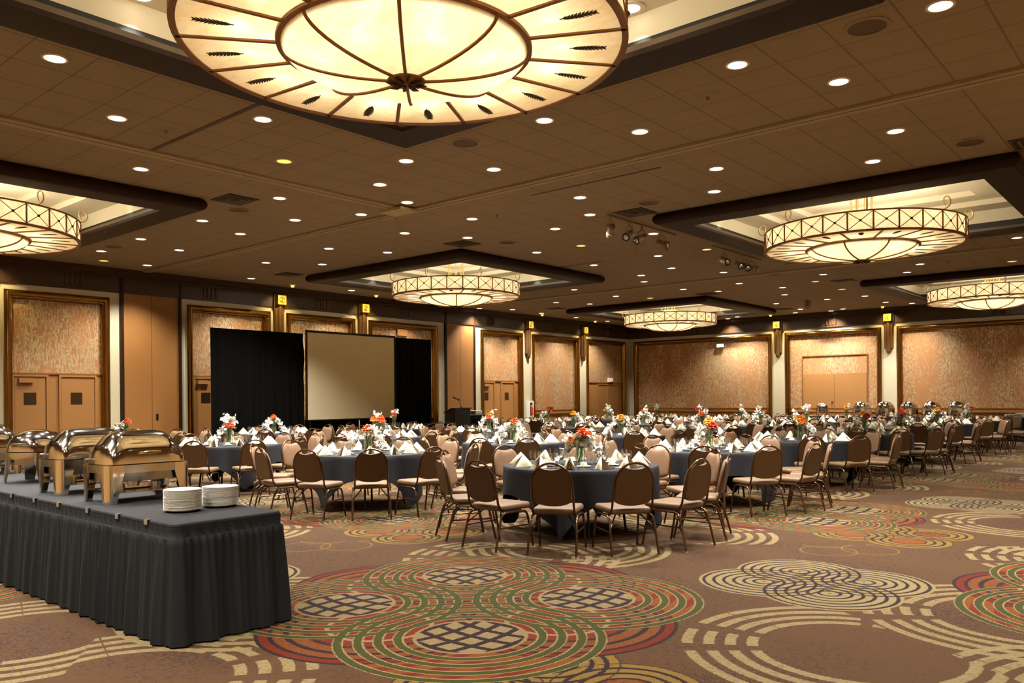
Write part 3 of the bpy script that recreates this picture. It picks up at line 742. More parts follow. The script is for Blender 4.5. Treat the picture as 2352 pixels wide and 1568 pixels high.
ADDED_DL = [(-7.2,.55),(-4.8,.55),(-2.4,.9),(-9.7,.2),(-13.0,.8),(-12.9,3.6),(-8.44,.8),(-9.7,2.0),(-11.53,3.0),(-11.5,.7),(-6.0,-.3),(-3.6,-.3),(-1.0,-.3),(-.9,3.2),(-.9,5.4),(.2,8.8),(.2,11.0),(-.8,14.5),(-.8,16.8),(-.8,19.1),(-.5,22.4),(-.6,25.0),(-.6,28.3),(-.6,31.0),(-14.6,-.3),(-17.1,-.3),(-19.7,3.0),(-19.7,12.2),(-19.7,15.6),(-19.7,18.6),(-3.3,31.4)]  # added off-view downlights to light the foreground, right side and buffet plates
def dl_base(lens):
    mb = MB(); mb.lathe([(.118, -.010), (.118, .002), (.098, .002), (.095, -.012), (.118, -.010)], 28, M['trimring'], cap=False)
    mb.lathe([(.096, -.006), (.001, -.006)], 28, lens, cap=False)
    return mb.build('recessed_downlight')
dlw, dly = dl_base(M['lamp_white']), dl_base(M['lamp_yellow'])
def zone(x, y):
    zx = 'by screen wall' if x < -18.2 else 'on screen-side coffer line' if x < -12.46 else 'between coffer lines' if x < -7.65 else 'on aisle-side coffer line' if x < -1.93 else 'by aisle wall'
    zy = 'nearest the camera' if y < 6.93 else 'before near track' if y < 9.72 else 'past near track' if y < 12.88 else 'level with mid coffers' if y < 18.48 else 'around far track' if y < 24.4 else 'near the back wall'
    return zx + ', ' + zy
allp = [(p, True) for p in DL] + [(p, False) for p in ADDED_DL]
zones = {}
for p, vis in allp: zones.setdefault(zone(*p), []).append(p)
used = set()
for p, vis in allp:
    zl = sorted(zones[zone(*p)], key=lambda q: (q[0]*R0.x + q[1]*R0.y) / (q[0]*FWD.x + q[1]*FWD.y + 8))
    r = zl.index(p)
    y_ = any(abs(p[0]-a) < .05 and abs(p[1]-b) < .05 for a, b in YEL)
    lab = ('dim yellow' if y_ else 'bright white') + ' ceiling downlight ' + zone(*p) + (', %s from left' % ORD[r] if len(zl) > 1 else '')  # the added off-view downlights share this label
    src = dly if y_ else dlw
    if src in used: o = src.copy(); COL.objects.link(o)
    else: o = src; used.add(src)
    o.location = (p[0], p[1], ZC)
    tag(o, lab, 'downlight', 'recessed ceiling downlights')
    l = lamp('SPOT', 'downlight_beam', (p[0], p[1], ZC-.03), DOWN_E * (.35 if y_ else 1.0), (1.0, .85, .60) if y_ else (1.0, .95, .86), shadow_soft_size=.09)
    l.data.spot_size = math.radians(112); l.data.spot_blend = .75
# adjustable accents at the pilasters
for (x, y), (tx, ty), wh in (((-19.97,13.7),(LX,13.71),'left of the projection screen'), ((-20.03,16.84),(LX,16.81),'above the projection screen'), ((-20.0,25.25),(LX,25.18),'by the extinguisher pillar'), ((-20.1,29.05),(LX,28.95),'by the exit doors'), ((-9.22,32.0),(-9.2,BY),'right of the tan double doors'), ((-13.55,32.05),(-13.5,BY),'left of the tan double doors'), ((-20.0,6.26),(LX,6.26),'at the left edge of the picture'), ((-1.95,32.0),(-1.95,BY),'at the right end of the far wall')):
    mb = MB(); mb.lathe([(.10, -.008), (.10, .002), (.06, .002), (.06, -.02), (.10, -.008)], 16, M['trimring'], (x, y, ZC), False)
    mb.ball((x, y, ZC-.03), .055, M['lamp_yellow'], 12, 6)
    tag(mb.build('accent_spotlight'), 'small eyeball spotlight at the ceiling ' + wh, 'spotlight', 'eyeball spotlights')
    l = lamp('SPOT', 'accent_beam', (x, y, ZC-.10), 80.0, (1.0, .78, .34), shadow_soft_size=.03)
    l.data.spot_size = math.radians(95); l.data.spot_blend = .8
    dv = Vector((tx, ty, 3.6)) - Vector((x, y, ZC-.1)); l.rotation_euler = dv.to_track_quat('-Z', 'Y').to_euler()

# ceiling vents, speakers, sprinklers, track lights
def vent(x, y, where):
    ro = empty('ceiling_vent', (x, y, ZC-.012), 'square louvred ceiling vent ' + where, 'vent', 'square ceiling vents')
    mb = MB(); mb.box(-.29, .29, -.27, .27, 0, .012, M['vent_dark']); mb.build('backing', ro, 0)
    for h in (.285, .20, .115):
        mb = MB(); mb.loft([rect_loop(0, 0, h, h*.95, -.006), rect_loop(0, 0, h, h*.95, .004), rect_loop(0, 0, h-.032, h*.95-.032, .010), rect_loop(0, 0, h-.032, h*.95-.032, 0), rect_loop(0, 0, h, h*.95, -.006)], M['vent'], True, False); mb.build('louvre', ro, 0)
for x, y, wh in ((-12.16,7.25,'beside the left-edge coffer'), (-7.8,12.55,'by the upper track lights'), (-12.1,12.55,'before the screen-side mid coffer'), (-18.4,12.5,'by the screen wall'), (-18.4,24.04,'beyond the screen'), (-12.26,24.05,'before the far corner coffer'), (-12.3,30.35,'beyond the far corner coffer'), (-8.0,24.1,'before the far right coffer'), (-1.7,12.6,'at the right edge of the picture')): vent(x, y, wh)
def can(x, y, where):
    mb = MB(); mb.lathe([(.20, -.006), (.20, .002), (.17, .002), (.165, -.010), (.20, -.006)], 28, M['ceiling'], (x, y, ZC), False); mb.lathe([(.166, -.004), (.001, -.004)], 28, M['grille'], (x, y, ZC), False)
    tag(mb.build('ceiling_speaker_vent'), 'round dark ceiling speaker ' + where, 'speaker', 'round ceiling speakers')
for x, y, wh in ((-7.3,7.64,'just beyond the nearest coffer corner'), (-2.32,7.66,'above the aisle near the camera'), (-2.37,12.07,'above the aisle, before the mid coffer'), (-12.76,7.68,'beyond the left-edge coffer corner'), (-7.24,12.08,'before the aisle-side mid coffer'), (-17.75,7.71,'above the near tan doors'), (-11.3,13.1,'beyond the screen-side vent'), (-9.0,21.6,'past the far ceiling track')): can(x, y, wh)
def sprinkler(x, y, where):
    mb = MB(); mb.lathe([(.13, -.002), (.12, -.008), (.02, -.010), (.012, -.05), (.03, -.055), (.001, -.058)], 20, M['ceiling'], (x, y, ZC), False)
    tag(mb.build('ceiling_sprinkler'), 'round sprinkler rosette in the ceiling ' + where, 'sprinkler', 'ceiling sprinklers')
for x, y, wh in ((-9.71,10.98,'past the near track in mid picture'), (-4.18,8.25,'beyond the nearest coffer'), (-9.65,4.83,'left of the nearest coffer'), (-4.94,22.44,'over the far aisle')): sprinkler(x, y, wh)
tk = 0
for (y0, y1, heads, wh) in ((12.35, 14.8, ((12.45, (-.5, .6)), (13.05, (.1, -.9)), (13.5, (-.3, -1.0)), (14.25, (1.0, .1))), 'nearer'), (16.45, 18.95, ((17.0, (.9, -.5)), (17.75, (.8, -.7)), (18.15, (.7, -.8)), (18.45, (1.0, .2))), 'farther')):
    ro = empty('ceiling_light_track', (-8.25, (y0+y1)/2, ZC-.03), 'beige ceiling light track beside the aisle-side coffer, ' + wh + ' one', 'light track', 'light tracks')
    mb = MB(); mb.box(-.02, .02, -(y1-y0)/2, (y1-y0)/2, 0, .03, M['beige_metal']); mb.build('track_rail', ro, 0)
    for hi_, (hy, dr) in enumerate(heads):
        hd = empty('track_spotlight', (-8.25, hy, ZC-.03), 'beige cylindrical track spotlight, %s head of the %s track' % (ORD[hi_], wh), 'spotlight', 'track spotlights')
        mb = MB(); mb.tube([(0, 0, 0), (0, 0, -.07), (.075, 0, -.12), (.08, 0, -.24)], .008, M['beige_metal'], 6); mb.tube([(0, 0, -.07), (-.075, 0, -.12), (-.08, 0, -.24)], .008, M['beige_metal'], 6); mb.build('yoke', hd)
        dv = Vector((dr[0], dr[1], -.45)).normalized(); c0 = Vector((0, 0, -.24))
        mb = MB(); mb.tube([c0 - dv*.11, c0 - dv*.10, c0 + dv*.05, c0 + dv*.06, c0 + dv*.14], [.05, .068, .068, .08, .082], M['beige_metal'], 16); mb.build('lamp_housing', hd)
        mb = MB(); mb.tube([c0 + dv*.13, c0 + dv*.145], [.080, .080], M['black'], 16); mb.tube([c0 + dv*.146, c0 + dv*.150], [.05, .045], M['silver'], 12); mb.build('lamp_front', hd)
mb = MB(); mb.lathe([(.09, .0), (.10, -.08), (.11, -.14), (.10, -.22), (.06, -.29), (.001, -.31)], 16, M['ceiling'], (-10.58, 28.2, ZC), False)
tag(mb.build('ceiling_camera_dome'), 'beige dome device hanging from the far ceiling', 'camera dome')
print('shell done', len(bpy.data.objects))

# ------------------------------------------------------------------ banquet chairs
def lean(z): return -.225 - max(0, z-.45)*.205
def chair_meshes():
    out = {}
    mb = MB()                                        # seat cushion, slightly wider in front
    mb.rbox(-.215, .215, -.205, .235, .395, .462, .028, M['chair_seat'], 3)
    mb.v = [(x*(1 + (y)*.18), y, z + .012*(1-(x/.215)**2)*(1-((y-.015)/.22)**2)*(1 if z > .43 else 0)) for x, y, z in mb.v]
    out['seat'] = mb
    pts = []
    n = 14
    for k in range(n+1):                             # U-shaped bottom edge
        a = PI + PI*k/n; pts.append((.186*math.cos(a), .545 + .062*math.sin(a)))
    for k in range(1, 9):                            # right side and arch up to the hand hold
        a = math.radians(0 + 56*k/8); pts.append((.188*math.cos(a), .70 + .188*math.sin(a)))
    for k in range(1, 8):
        t = k/8; xx = .105 - .21*t; pts.append((xx, .850 + (xx/.105)**2*.007 - .012*(1-(xx/.105)**2)))
    for k in range(8, 0, -1):
        a = math.radians(180 - 56*k/8); pts.append((.188*math.cos(a), .70 + .188*math.sin(a)))
    def ring(sc, off):
        cx, cz = 0, .68
        return [(cx + (x-cx)*sc, lean(cz + (z-cz)*sc) + off, cz + (z-cz)*sc) for x, z in pts]
    mb = MB()
    mb.loft([ring(1, -.010), ring(1.0, .012), ring(.985, .026), ring(.94, .036), ring(.80, .044), ring(.5, .050)], M['chair_fabric'], True, True)
    mb.loft([ring(.985, -.016), ring(1.0, -.010)], M['chair_back'], True, False)
    mb.add(ring(.985, -.016), [tuple(range(len(pts)))], M['chair_back'])
    out['backrest'] = mb
    mb = MB()
    half = [(.205, .10, .385), (.206, -.06, .385), (.206, -.15, .392), (.205, -.205, .425), (.204, -.232, .475), (.203, lean(.56), .56), (.201, lean(.64), .64), (.198, lean(.70), .70)]
    arch = [(.198*math.cos(a), lean(.70 + .200*math.sin(a)), .70 + .200*math.sin(a)) for a in [PI*k/16 for k in range(1, 16)]]
    path = half + arch + [(-x, y, z) for x, y, z in reversed(half)]
    mb.tube(path, .0115, M['bronze'], 8)
    out['back_frame'] = mb
    for sx in (-1, 1):
        mb = MB(); mb.tube([(sx*.238, .245, .012), (sx*.232, .205, .20), (sx*.226, .175, .33), (sx*.224, .155, .365), (sx*.222, .11, .380), (sx*.222, .0, .381)], .0118, M['bronze'], 8)
        mb.tube([(sx*.2385, .247, 0), (sx*.238, .245, .014)], .0135, M['glide'], 8); out['leg_f%d' % sx] = mb
        mb = MB(); mb.tube([(sx*.238, -.305, .012), (sx*.232, -.255, .20), (sx*.226, -.215, .335), (sx*.224, -.19, .365), (sx*.222, -.15, .379), (sx*.222, .0, .381)], .0118, M['bronze'], 8)
        mb.tube([(sx*.2385, -.307, 0), (sx*.238, -.305, .014)], .0135, M['glide'], 8); out['leg_r%d' % sx] = mb
        mb = MB(); mb.tube([(sx*.231, .196, .235), (sx*.231, -.245, .235)], .008, M['bronze'], 6); out['stretcher%d' % sx] = mb
        mb = MB(); mb.tube([(sx*.230, -.236, .262), (sx*.12, -.10, .392)], .008, M['bronze'], 6); out['brace%d' % sx] = mb
    return out
PN = {'seat': 'seat', 'backrest': 'backrest', 'back_frame': 'back_frame', 'leg': 'leg', 'stre': 'stretcher', 'brac': 'brace'}
cm = chair_meshes()
def partname(k): return PN.get(k) or PN[k[:3]] if k[:3] == 'leg' else (PN.get(k) or PN[k[:4]])
def join(ms):
    mb = MB()
    for q in ms:
        base = len(mb.v); mb.v.extend(q.v)
        for f, i in zip(q.f, q.mi): mb.f.append([base + j for j in f]); mb.mi.append(mb.m(q.mats[i]))
    return mb
chair_near = empty('banquet_chair', (0, 0, 0), 'x', 'chair', 'brown banquet chairs')
for k, mb in cm.items(): mb.build(partname(k), chair_near)
chair_mid = empty('banquet_chair', (0, 0, 0), 'x', 'chair', 'brown banquet chairs')
cm['seat'].build('seat', chair_mid); cm['backrest'].build('backrest', chair_mid)
join([v for k, v in cm.items() if k not in ('seat', 'backrest')]).build('frame', chair_mid)
chair_far = join(list(cm.values())).build('banquet_chair')
tag(chair_far, 'x', 'chair', 'brown banquet chairs')

# ------------------------------------------------------------------ table pieces
def lathe_obj(name, prof, n, mt, cap=False):
    mb = MB(); mb.lathe(prof, n, mt, cap=cap); return mb.build(name)
TR, TZ = .88, .76
def table_meshes():
    top = MB(); top.lathe([(.001, TZ-.034), (TR-.01, TZ-.034), (TR-.01, TZ-.007), (.001, TZ-.007)], 40, M['rail'])
    legs = []
    for k in range(4):
        a = PI/4 + k*PI/2
        mb = MB(); mb.tube([(.52*math.cos(a), .52*math.sin(a), 0), (.47*math.cos(a), .47*math.sin(a), .42), (.42*math.cos(a), .42*math.sin(a), TZ-.035)], .016, M['black'], 6); legs.append(mb)
    return top, legs
ttop, tlegs = table_meshes()
def cloth_mesh(seed, rot):
    rnd = random.Random(seed); HALF = 1.17
    n = 160; mb = MB(); rings = []
    ph = [rnd.uniform(0, 6.28) for _ in range(4)]
    def ext(t):
        q = (t - rot) % (PI/2) - PI/4
        return min(HALF / math.cos((t - rot + PI/4) % (PI/2) - PI/4), HALF*1.36)
    for r in (.001, .45, .80, TR-.02): rings.append([(r*math.cos(2*PI*k/n), r*math.sin(2*PI*k/n), TZ) for k in range(n)])
    rings.append([((TR-.003)*math.cos(2*PI*k/n), (TR-.003)*math.sin(2*PI*k/n), TZ-.003) for k in range(n)])
    rings.append([((TR+.004)*math.cos(2*PI*k/n), (TR+.004)*math.sin(2*PI*k/n), TZ-.012) for k in range(n)])
    for j in range(1, 11):
        s = j/10; ring = []
        for k in range(n):
            t = 2*PI*k/n; L = (ext(t) - TR)
            drop = L*s
            c4 = math.cos(4*(t-rot) + PI)                 # +1 at the corners
            amp = (.010 + .10*drop*drop/.5) * (.7 + .3*c4)
            fold = math.sin(12*t + ph[0] + .8*math.sin(3*t + ph[1])) * .75 + .35*math.sin(20*t + ph[2])
            r = TR + .006 + .02*s + amp*fold - .10*max(0, c4)*drop
            z = TZ - .012 - min(drop*.985, TZ - .016)
            ring.append((r*math.cos(t), r*math.sin(t), max(z, .004)))
        rings.append(ring)
    mb.loft(rings, M['cloth'], True, False)
    return mb.build('tablecloth', smooth=60)
GOB = [(.001, .0), (.034, .001), (.033, .004), (.010, .010), (.0055, .022), (.006, .045), (.012, .058), (.030, .075), (.038, .100), (.038, .125), (.032, .160), (.0325, .162)]
WINE = [(.001, .0), (.033, .001), (.031, .004), (.008, .010), (.005, .022), (.005, .050), (.012, .060), (.034, .080), (.041, .105), (.040, .125), (.033, .150), (.0335, .152)]
gob = lathe_obj('water_goblet', GOB, 14, M['glass']); gob_far = lathe_obj('water_goblet', GOB, 8, M['glass'])
wine = lathe_obj('wine_glass', WINE, 14, M['glass'])
tag(gob, 'x', 'glass', 'water goblets on the banquet tables'); tag(gob_far, 'x', 'glass', 'water goblets on the banquet tables'); tag(wine, 'x', 'glass', 'wine glasses on the banquet tables')
def napkin_mesh():
    """tent-folded napkin, opening outwards along +x"""
    mb = MB(); H = .135
    for sg in (-1, 1):
        g = []
        N = 6
        for i in range(N+1):
            t = i/N                                   # from the closed inner edge (I) to the open outer edge (O)
            row = []
            for j in range(N+1):
                s = j/N
                # triangle: apex at top middle, base from inner to outer corner
                bx = -.125 + .245*t; by = sg*(.010 + .055*t**.8)
                bulge = .020*math.sin(PI*s)*math.sin(PI*min(1, t*1.0))
                x = bx*(1-s) + .0*s; y = by*(1-s) + sg*.004*s + sg*bulge
                row.append((x, y, H*s*(1 - .0*t)))
            g.append(row)
        v = [p for r in g for p in r]; n = N+1
        f = [(i*n+j, (i+1)*n+j, (i+1)*n+j+1, i*n+j+1) for i in range(N) for j in range(N)]
        mb.add(v, f, M['napkin'])
        # the folded-back hem of the flap
        v2 = [(x*.93 - .004, y - sg*.009, z*.95) for x, y, z in v]
        mb.add(v2, f, M['napkin'])
    return mb
napk = napkin_mesh().build('folded_napkin', smooth=50); tag(napk, 'x', 'napkin', 'cream napkins on the banquet tables')
sauc = lathe_obj('saucer', [(.001, .004), (.04, .002), (.075, .010), (.078, .013), (.074, .013), (.042, .007), (.001, .007)], 24, M['china']); tag(sauc, 'x', 'saucer', 'white saucers on the banquet tables')
mb = MB(); mb.lathe([(.001, .046), (.030, .046), (.041, .012), (.041, .0), (.038, .0), (.036, .014), (.026, .040), (.001, .041)], 20, M['china'], cap=False)
mb.tube([(.038, 0, .012), (.058, 0, .012), (.062, 0, .028), (.054, 0, .038), (.034, 0, .038)], .004, M['china'], 6)
cup = mb.build('coffee_cup'); tag(cup, 'x', 'cup', 'upturned white cups on saucers')
def cutlery(kind):
    mb = MB()
    if kind == 'spoon':
        mb.tube([(-.09, 0, .003), (.02, 0, .006), (.035, 0, .006)], [.005, .003, .004], M['steel2'], 6); mb.ball((.065, 0, .006), .020, M['steel2'], 10, 6, (1.5, 1, .2))
    elif kind == 'knife':
        mb.hexa([(-.11, -.008, 0), (-.01, -.006, 0), (-.01, .006, 0), (-.11, .008, 0), (-.11, -.007, .006), (-.01, -.005, .006), (-.01, .005, .006), (-.11, .007, .006)], M['steel2'])
        mb.hexa([(-.01, -.006, 0), (.11, -.003, 0), (.11, .006, 0), (-.01, .009, 0), (-.01, -.006, .003), (.11, -.003, .002), (.11, .006, .002), (-.01, .009, .003)], M['steel2'])
    else:
        mb.tube([(-.10, 0, .003), (.03, 0, .006)], [.006, .003], M['steel2'], 6); mb.box(.03, .055, -.011, .011, .003, .006, M['steel2'])
        for q in (-.0095, -.003, .0035, .010): mb.box(.055, .10, q-.0015, q+.0015, .003, .006, M['steel2'])
    o = mb.build('dinner_' + kind, smooth=40); return tag(o, 'x', kind, 'cutlery on the banquet tables')
cut = {k: cutlery(k) for k in ('spoon', 'knife', 'fork')}

# flowers
def bloom_mesh(mt, r, seed, layers=5):
    rnd = random.Random(seed); mb = MB()
    mb.ball((0, 0, 0), r*.62, mt, 10, 6, (1, 1, .8))
    for L in range(layers):
        el = -.25 + 1.45*L/(layers-1); n = int(13 - L*1.6)
        for k in range(n):
            a = 2*PI*(k + .5*(L % 2) + rnd.uniform(-.15, .15))/n; e = el + rnd.uniform(-.1, .1)
            d = Vector((math.cos(a)*math.cos(e), math.sin(a)*math.cos(e), math.sin(e)*.85)); t = Vector((-math.sin(a), math.cos(a), 0)); u = d.cross(t)
            b0 = d*r*.42; b1 = d*r*(.80 + .08*rnd.random()); b2 = d*r*(1.0 + .12*rnd.random()) - u*r*.10
            w_ = r*.26
            mb.add([tuple(b0 - t*w_*.4), tuple(b0 + t*w_*.4), tuple(b1 + t*w_ + u*r*.05), tuple(b2), tuple(b1 - t*w_ + u*r*.05)], [(0, 1, 2, 3, 4)], mt)
    return mb
def spray_mesh(seed, pts, mt, n, spread, r0=.016):
    """a spray of small five-petalled blossoms along a drooping stem"""
    rnd = random.Random(seed); mb = MB(); P = [Vector(p) for p in pts]
    mb.tube(pts, .0025, M['stem'], 5)
    for k in range(n):
        t = k/(n-1)*(len(P)-1); i = min(int(t), len(P)-2); c0 = P[i].lerp(P[i+1], t-i) + Vector((rnd.gauss(0, spread), rnd.gauss(0, spread), rnd.gauss(0, spread)))
        if c0.z < .06: c0.z = .06 + rnd.random()*.01
        d = Vector((rnd.gauss(0, 1), rnd.gauss(0, 1), rnd.gauss(.5, .8))).normalized(); t1 = d.orthogonal().normalized(); t2 = d.cross(t1); r = r0*rnd.uniform(.8, 1.35)
        for j in range(5):
            a = 2*PI*j/5; q = t1*math.cos(a) + t2*math.sin(a); s_ = d.cross(q)
            mb.add([tuple(c0), tuple(c0 + q*r*.75 + s_*r*.55 + d*r*.25), tuple(c0 + q*r*1.45 + d*r*.35), tuple(c0 + q*r*.75 - s_*r*.55 + d*r*.25)], [(0, 1, 2, 3)], mt)
    return mb
def leaf_mesh(seed, base, n, L, up=.5):
    rnd = random.Random(seed); mb = MB()
    for k in range(n):
        a = rnd.uniform(0, 2*PI); d = Vector((math.cos(a), math.sin(a), rnd.uniform(-.1, up+.4))).normalized(); t = d.cross(Vector((0, 0, 1))).normalized(); l = L*rnd.uniform(.7, 1.2); c0 = Vector(base) + d*.02
        mb.add([tuple(c0), tuple(c0 + d*l*.45 + t*l*.22), tuple(c0 + d*l + Vector((0, 0, -.2*l))), tuple(c0 + d*l*.45 - t*l*.22)], [(0, 1, 2, 3)], M['leaf'])
    return mb
VH = .26
def bouquet(loc, spec, label, seed, rz=0):
    ro = empty('flower_arrangement', loc, label, 'flowers', 'flower arrangements on the banquet tables', rz)
    rnd = random.Random(seed)
    mb = MB(); r = .055
    mb.lathe([(.001, .004), (r-.004, .004), (r, .010), (r, VH), (r-.004, VH), (r-.004, .012), (.001, .012)], 20, M['vase_glass'], cap=False); mb.build('vase', ro)
    mb = MB()
    for k in range(9):
        a = rnd.uniform(0, 6.28); b = a + PI + rnd.uniform(-1, 1); mb.tube([(.035*math.cos(a), .035*math.sin(a), .015), (.02*math.cos(b), .02*math.sin(b), .15), (.045*math.cos(b), .045*math.sin(b), VH+.04)], .004, M['stem'], 5)
    for k in range(5):
        a = 1.256*k; q = .044
        mb.add([(q*math.cos(a), q*math.sin(a), .04), (q*math.cos(a+.55), q*math.sin(a+.55), .11), (q*math.cos(a+.15), q*math.sin(a+.15), .235), (q*math.cos(a-.4), q*math.sin(a-.4), .13)], [(0, 1, 2, 3)], M['leaf'])
    mb.build('stems', ro)
    leaf_mesh(seed, (0, 0, VH+.02), 10, .10).build('leaves', ro, 0)
    for it in spec:
        if it[0] == 'w':       # white spray: direction angle, style
            a = math.radians(it[1]); ca, sa = math.cos(a), math.sin(a)
            if it[2] == 'drop': pts = [(.03*ca, .03*sa, VH), (.10*ca, .10*sa, VH+.05), (.16*ca, .16*sa, VH-.03), (.20*ca, .20*sa, .10), (.24*ca, .24*sa, .04)]
            elif it[2] == 'side': pts = [(.03*ca, .03*sa, VH), (.10*ca, .10*sa, VH+.01), (.20*ca, .20*sa, VH-.08), (.26*ca, .26*sa, VH-.14)]
            else: pts = [(.02*ca, .02*sa, VH), (.04*ca, .04*sa, VH+.08), (.075*ca, .075*sa, VH+.16), (.09*ca, .09*sa, VH+.20)]
            spray_mesh(seed + int(it[1]), pts, M['petal'], 54 if it[2] != 'up' else 30, .028 if it[2] != 'up' else .03, .024).build('white_blossom_spray', ro, 0)
        else:
            mt, x, y, z, rr = it
            o = bloom_mesh(M[mt], rr, seed + int(100*rr)).build(mt.replace('coral', 'orange') + '_bloom', ro, 0); o.location = (x, y, VH + z)
    return ro

# ------------------------------------------------------------------ the tables
ROWS = [7.6, 10.8, 14.0, 17.25, 20.45, 23.7, 26.9]
TAB = {'A': [-5.48, -5.50, -5.40, -5.33, -5.50, -5.48, -5.35], 'B': [-9.25, -9.22, -9.08, -8.95, -8.93, -8.95, -8.88], 'C': [-13.0, -12.84, -12.69, -12.65, -12.45, -12.45, -12.54], 'D': [-17.0, -16.53, -15.99, None, -16.0, -15.92, -15.84]}
CN = {'A': 'aisle row', 'B': 'second row', 'C': 'third row', 'D': 'wall-side row'}
NEARC = {'A0', 'A1', 'A2', 'B0', 'B1', 'C0', 'C1', 'B2'}
FARROW = 4
# bouquets: list of blooms (material, x, y, z, radius) and white sprays (w, angle, style), in camera-facing axes: x right, y away
FL = {
 'A0': ([('coral', .03, -.02, .09, .085), ('orange', -.11, -.04, .01, .055), ('orange', .10, .05, .07, .065), ('w', 190, 'drop'), ('w', 350, 'drop'), ('w', 20, 'side')], 'red-orange blooms over white sprays'),
 'B0': ([('orange', .0, .0, .06, .10), ('w', 185, 'side'), ('w', 330, 'drop'), ('w', 350, 'drop')], 'one big orange bloom and white sprays both sides'),
 'C0': ([('coral', -.01, -.04, .06, .07), ('coral', .05, -.04, .05, .06), ('w', 100, 'up'), ('w', 170, 'up'), ('w', 200, 'drop'), ('w', 20, 'up')], 'coral blooms under tall white sprays'),
 'D0': ([('coral', .03, 0, .08, .09), ('w', 180, 'side'), ('w', 200, 'drop')], 'coral bloom rising behind the chafing dishes'),
 'A1': ([('red', .05, -.04, .07, .085), ('yellow', .0, .03, .12, .09), ('w', 180, 'drop'), ('w', 215, 'drop'), ('w', 340, 'drop')], 'red bloom in front of a yellow one'),
 'A2': ([('yellow', -.02, .02, .10, .09), ('orange', .04, -.05, .05, .085), ('w', 160, 'up'), ('w', 330, 'side')], 'yellow and orange blooms together'),
 'A3': ([('red', .05, -.03, .07, .085), ('yellow', -.04, .0, .12, .08), ('w', 180, 'side'), ('w', 120, 'up'), ('w', 20, 'up')], 'red and yellow blooms with white at left'),
 'A4': ([('coral', .0, 0, .09, .11), ('orange', .09, 0, .08, .08), ('w', 200, 'drop'), ('w', 340, 'side')], 'deep orange cluster'),
 'A5': ([('yellow', .0, 0, .09, .10), ('w', 190, 'side'), ('w', 350, 'drop')], 'golden bloom with low white sprays'),
 'A6': ([('coral', .05, 0, .08, .09), ('w', 150, 'up'), ('w', 190, 'drop'), ('w', 170, 'up')], 'coral bloom right of tall white spray'),
 'B1': ([('coral', .03, -.01, .08, .095), ('coral', .09, .02, .06, .06), ('w', 170, 'side'), ('w', 200, 'drop'), ('w', 330, 'drop')], 'flame-orange bloom with white cloud at left'),
 'B2': ([('yellow', .0, 0, .07, .11), ('w', 200, 'side'), ('w', 340, 'drop')], 'single yellow bloom on a green stem'),
 'B3': ([('orange', -.02, -.03, .09, .10), ('w', 30, 'up'), ('w', 350, 'side'), ('w', 190, 'drop')], 'orange bloom left of a white spray'),
 'B4': ([('orange', .08, 0, .09, .06), ('w', 120, 'up'), ('w', 160, 'up'), ('w', 200, 'drop'), ('w', 340, 'side')], 'tall white spray with small orange bloom'),
 'B5': ([('orange', .10, 0, .07, .06), ('w', 100, 'up'), ('w', 150, 'up'), ('w', 30, 'up')], 'white ball of blossom with orange at right'),
 'B6': ([('orange', .0, -.02, .07, .08), ('yellow', -.02, 0, .13, .06), ('w', 30, 'up')], 'small yellow-orange bloom before the double doors'),
 'C1': ([('orange', -.07, -.02, .09, .09), ('coral', .09, -.02, .06, .09), ('orange', .06, .03, .13, .08), ('w', 100, 'up'), ('w', 60, 'up'), ('w', 10, 'side')], 'wide cluster of orange blooms topped with white'),
 'C2': ([('yellow', .02, 0, .11, .09), ('coral', .0, -.05, .06, .08), ('w', 30, 'up'), ('w', 340, 'drop'), ('w', 200, 'drop')], 'yellow bloom above a coral one'),
 'C3': ([('yellow', .0, 0, .08, .10), ('w', 0, 'side'), ('w', 340, 'drop')], 'yellow bloom with white to its right'),
 'C4': ([('orange', -.05, 0, .10, .07), ('w', 200, 'drop'), ('w', 0, 'side'), ('w', 60, 'up')], 'small orange bloom over spilling white sprays'),
 'C5': ([('red', -.03, 0, .11, .08), ('w', 30, 'up'), ('w', 60, 'up')], 'dark red bloom left of a white spray'),
 'C6': ([('orange', -.06, 0, .11, .06), ('w', 40, 'up'), ('w', 330, 'drop'), ('w', 350, 'side')], 'orange bud high beside white sprays'),
 'D1': ([('orange', -.01, 0, .11, .08), ('w', 190, 'drop'), ('w', 350, 'drop'), ('w', 200, 'side')], 'orange bloom before the black drape'),
 'D2': ([('coral', .0, 0, .09, .08), ('w', 90, 'up'), ('w', 20, 'up')], 'coral bloom before the projection screen'),
 'D4': ([('red', .06, 0, .10, .08), ('w', 190, 'drop'), ('w', 160, 'side')], 'red bloom right of drooping white'),
 'D5': ([('yellow', -.10, 0, .06, .05), ('w', 60, 'up'), ('w', 90, 'up'), ('w', 20, 'up'), ('w', 340, 'drop')], 'tall white spray with a tiny yellow bud'),
 'D6': ([('yellow', -.07, 0, .12, .04), ('w', 60, 'up'), ('w', 100, 'up')], 'small white bunch with a yellow tip'),
}
SEATS = {'A0': [-121, -92.5, -64, -36, -8, 20, 51, 88, 125, 163, 205], 'B0': [-97, -67, -38, -9, 22, 55, 88, 120, 153, 187, 222], 'A1': [-94, -65, -37, -9, 19, 50, 82, 116, 150, 185, 222]}
def clock(cx, cy, a):
    """seat position as an hour: 6 o'clock is the side nearest the camera"""
    t = math.atan2(-cy, -cx); h = (6 - (a - t)/(2*PI)*12) % 12
    h = round(h*2)/2 % 12
    return ("half past %d" % (int(h) or 12)) if h % 1 else "%d o'clock" % (int(h) or 12)
used_cl = set()
def put(src, loc, rz, label):
    if src.name in used_cl: o = dup(src, loc, rz, label)
    else:
        used_cl.add(src.name); o = src; o.location = loc; o.rotation_euler = (0, 0, rz); o['label'] = label
    return o
first_near_table = None
